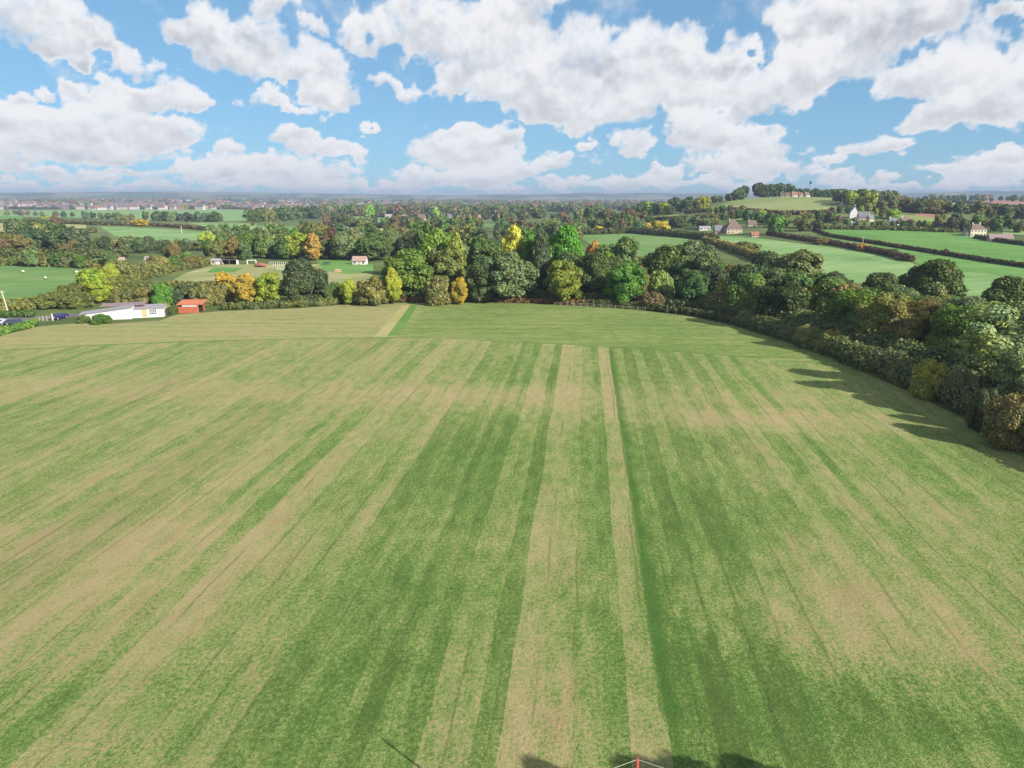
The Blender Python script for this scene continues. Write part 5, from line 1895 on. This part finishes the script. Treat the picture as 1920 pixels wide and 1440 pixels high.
for px, b, w, wl, rf, lab in [
    (791, 414, 13, CREAM, BROWNR, 'pale house with brown roof in the wooded plain'), (728, 413, 12, WHITE, CORR, 'white greenhouse like building beside dark trees in the plain'),
    (788, 387, 10, WHITE, BROWNR, 'far white house left of the wooded knoll'), (778, 384, 9, CREAM, BROWNR, 'far cream house left of the wooded knoll'), (872, 389, 9, WHITE, GREYR, 'far white house right of the wooded knoll'),
    (843, 410, 9, CREAM, GREYR, 'pale building at the end of the tan fields'), (942, 397, 8, WHITE, GREYR, 'tiny white house at the far end of the tan fields'), (928, 386, 8, WHITE, REDR, 'tiny white house beyond the tan fields')]:
    gable_house('house', px, b, w, w * .38, wl, rf, lab, 'house', .8, .7, floors=1, nwin=2, chimneys=0, group='scattered houses of the wooded plain')


# ------------------------------------------------------------------ sheep
def make_sheep():
    import bmesh
    me = bpy.data.meshes.new('sheep')
    mb = MB()
    V, F = tube([(-.62, 0, .62), (-.5, 0, .66), (-.1, 0, .68), (.35, 0, .68), (.55, 0, .66)], [.1, .27, .33, .31, .14], 10)
    mb.add(V, F, FLEECE)
    V, F = tube([(.45, 0, .74), (.68, 0, .88), (.80, 0, .86), (.95, 0, .74)], [.16, .12, .12, .05], 8)
    mb.add(V, F, FACE)
    for sx in (-.4, .35):
        for sy in (-.16, .16):
            V, F = tube([(sx, sy, .5), (sx + (.03 if sx > 0 else -.04), sy, .26), (sx, sy, 0)], [.085, .05, .04], 6)
            mb.add(V, F, FACE)
    o = mb.build('sheep', smooth=True)
    return o


sh = make_sheep()
spots_ = [(44, 512, 'sheep farthest left in the green pasture'), (55, 500, 'sheep near the hedge at the top of the pasture'), (85, 524, 'sheep nearest to the lane, alone in mid pasture'),
          (144, 513, 'left sheep of the pair at the right of the pasture'), (172, 516, 'right sheep of the pair beside the olive shrubs')]
for i, (px, py, lab) in enumerate(spots_):
    s = sh if i == 0 else sh.copy()
    if i:
        COL.objects.link(s)
    s.location = at(px, py)
    s.rotation_euler = (0, 0, 1.3 * i)
    s.scale = (1.15, 1.15, 1.15)
    tag(s, 'white ' + lab, 'sheep', 'sheep grazing in the left pasture')


# ------------------------------------------------------------------ the town on the horizon
def town():
    rs = random.Random(12)
    protos = []
    tb = plain("town brick", (0.20, 0.13, 0.11)); tw = plain("town pale render", (0.36, 0.33, 0.31)); tcr = plain("town cream render", (0.28, 0.24, 0.20))
    tr1 = plain("town red roof", (0.17, 0.085, 0.07)); tr2 = plain("town grey roof", (0.10, 0.10, 0.12)); tr3 = plain("town brown roof", (0.13, 0.09, 0.08))
    for wl, rf in ((tb, tr1), (tw, tr2), (tcr, tr3), (tw, tr1), (tb, tr2)):
        mb = MB()
        hw, hd, h, rh = 6.5, 4.5, 5.6, 3.2
        V = [(-hw, -hd, 0), (hw, -hd, 0), (hw, hd, 0), (-hw, hd, 0), (-hw, -hd, h), (hw, -hd, h), (hw, hd, h), (-hw, hd, h), (-hw, 0, h + rh), (hw, 0, h + rh)]
        mb.add(V, [(0, 1, 5, 4), (1, 2, 6, 9, 5), (2, 3, 7, 6), (3, 0, 4, 8, 7)], wl)
        mb.add([(-hw - .4, -hd - .4, h - .2), (hw + .4, -hd - .4, h - .2), (hw + .4, 0, h + rh + .1), (-hw - .4, 0, h + rh + .1), (-hw - .4, hd + .4, h - .2), (hw + .4, hd + .4, h - .2)], [(0, 1, 2, 3), (3, 2, 5, 4)], rf)
        mb.box(hw - 1.5, hw - .6, -.4, .4, h + rh * .6, h + rh + 1.2, wl)
        protos.append(mb.build('town_house'))
    names = ['red roofed brick', 'white slate roofed', 'cream brown roofed', 'white red roofed', 'brick grey roofed']
    used = set()
    big_v, big_f, big_m, nv = [], [], [], 0
    placed = []
    for i in range(1700):
        if rs.random() < .86:
            px = rs.choice([rs.uniform(-60, 420), rs.uniform(-60, 660)])
            d = math.exp(rs.uniform(math.log(1950), math.log(4300)))
        else:
            px = rs.uniform(660, 1400)
            d = math.exp(rs.uniform(math.log(2300), math.log(4600)))
        # streets: rows across the view
        if fbm(np.array([px / 45.0]), np.array([math.log(d) * 12]), 2, 55)[0] < .44:
            continue
        x, y, z = spot(px, d)
        placed.append((d, px, x, y, z, rs.randrange(5), rs.uniform(-.5, .5), rs.uniform(.9, 1.5)))
    placed.sort()
    near_ones = sorted(range(min(240, len(placed))), key=lambda q: placed[q][1])
    rank, cc = {}, {}
    band = lambda px: 'left end' if px < 120 else 'left part' if px < 280 else 'middle' if px < 450 else 'right part' if px < 660 else 'woods side'
    for q in near_ones:
        kk = (placed[q][5], band(placed[q][1]))
        cc[kk] = cc.get(kk, 0) + 1
        rank[q] = ordinal(cc[kk] - 1)
    for i, (d, px, x, y, z, k, rz, sc) in enumerate(placed):
        if i < 240:
            p = protos[k]
            if k in used:
                o = p.copy(); COL.objects.link(o)
            else:
                o = p; used.add(k)
            o.location = (x, y, z - .3); o.rotation_euler = (0, 0, rz); o.scale = (sc * 1.25, sc, sc)
            tag(o, f'{rank[i]} {names[k]} house from the left, {band(px)} of the town', 'house', f'{names[k]} houses in the {band(px)} of the town')
        else:
            me = protos[k].data
            c, s_ = math.cos(rz), math.sin(rz)
            for vv in me.vertices:
                a, b, h = vv.co.x * sc * 1.25, vv.co.y * sc, vv.co.z * sc
                big_v.append((a * c - b * s_ + x, a * s_ + b * c + y, h + z - .3))
            for pl in me.polygons:
                big_f.append(tuple(j + nv for j in pl.vertices)); big_m.append(me.materials[pl.material_index])
            nv += len(me.vertices)
    mb = MB()
    mb.v, mb.f = big_v, big_f
    mb.m = [mb.mi(m) for m in big_m]
    o = mb.build('distant_town')
    tag(o, 'hazy roofs and walls of the town spreading along the horizon', 'town', kind='stuff')
    for k, p in enumerate(protos):
        if k not in used:
            bpy.data.objects.remove(p)
    # long white sheds at the near side of the town
    for px, b, w, lab in [(158, 391, 26, 'long white warehouse at the near side of the town'), (110, 388, 30, 'wide pale grey warehouse left of the white one'), (5, 388, 10, 'white building at the left end of the town')]:
        gable_house('warehouse', px, b, w, 3.2, WHITE, CORR, lab, 'warehouse', .4, .2, floors=1, nwin=4, chimneys=0)


town()


# ------------------------------------------------------------------ trees beside the camera whose shadows reach the picture
for px_, (x, y, H, Wm, kind, lab) in enumerate([(76.0, 72.0, 13.0, 13, 'round', 'tree beyond the right edge shading the field corner'), (82.0, 86.0, 14.5, 13, 'round', 'second tree beyond the right edge'), (80.0, 98.0, 14.0, 10, 'round', 'shaded tree behind the willow like tree at the right edge'),
                                (23.4, 17.0, 12.2, 7, 'round', 'tree right below the camera that shades the bottom of the field'), (17.0, 16.6, 11.6, 5.5, 'round', 'tree beside the near pole below the camera'),
                                (29.0, 16.4, 12.0, 7, 'tall', 'tall tree right of the shading tree below the camera'), (11.0, 15.4, 11.0, 5, 'multi', 'tree below the camera nearest to the near pole')]):
    plant_at(kind, x, y, 0.0, H, Wm, (104, 124, 62), lab, group='trees below the camera')
merge_small(300)


def haze():
    m, t, out = new_mat("haze air")
    pv = t.node('ShaderNodeVolumePrincipled')
    pv.inputs['Color'].default_value = (0.33, 0.41, 0.57, 1)
    pv.inputs['Density'].default_value = 1.6e-4
    t.l.new(pv.outputs[0], out.inputs['Volume'])
    h = 9500
    o = MB().box(-h, h, -h, h, -12, 118, m).build('haze')
    tag(o, 'thin bluish haze in the air over the whole countryside', 'haze', kind='stuff')


haze()
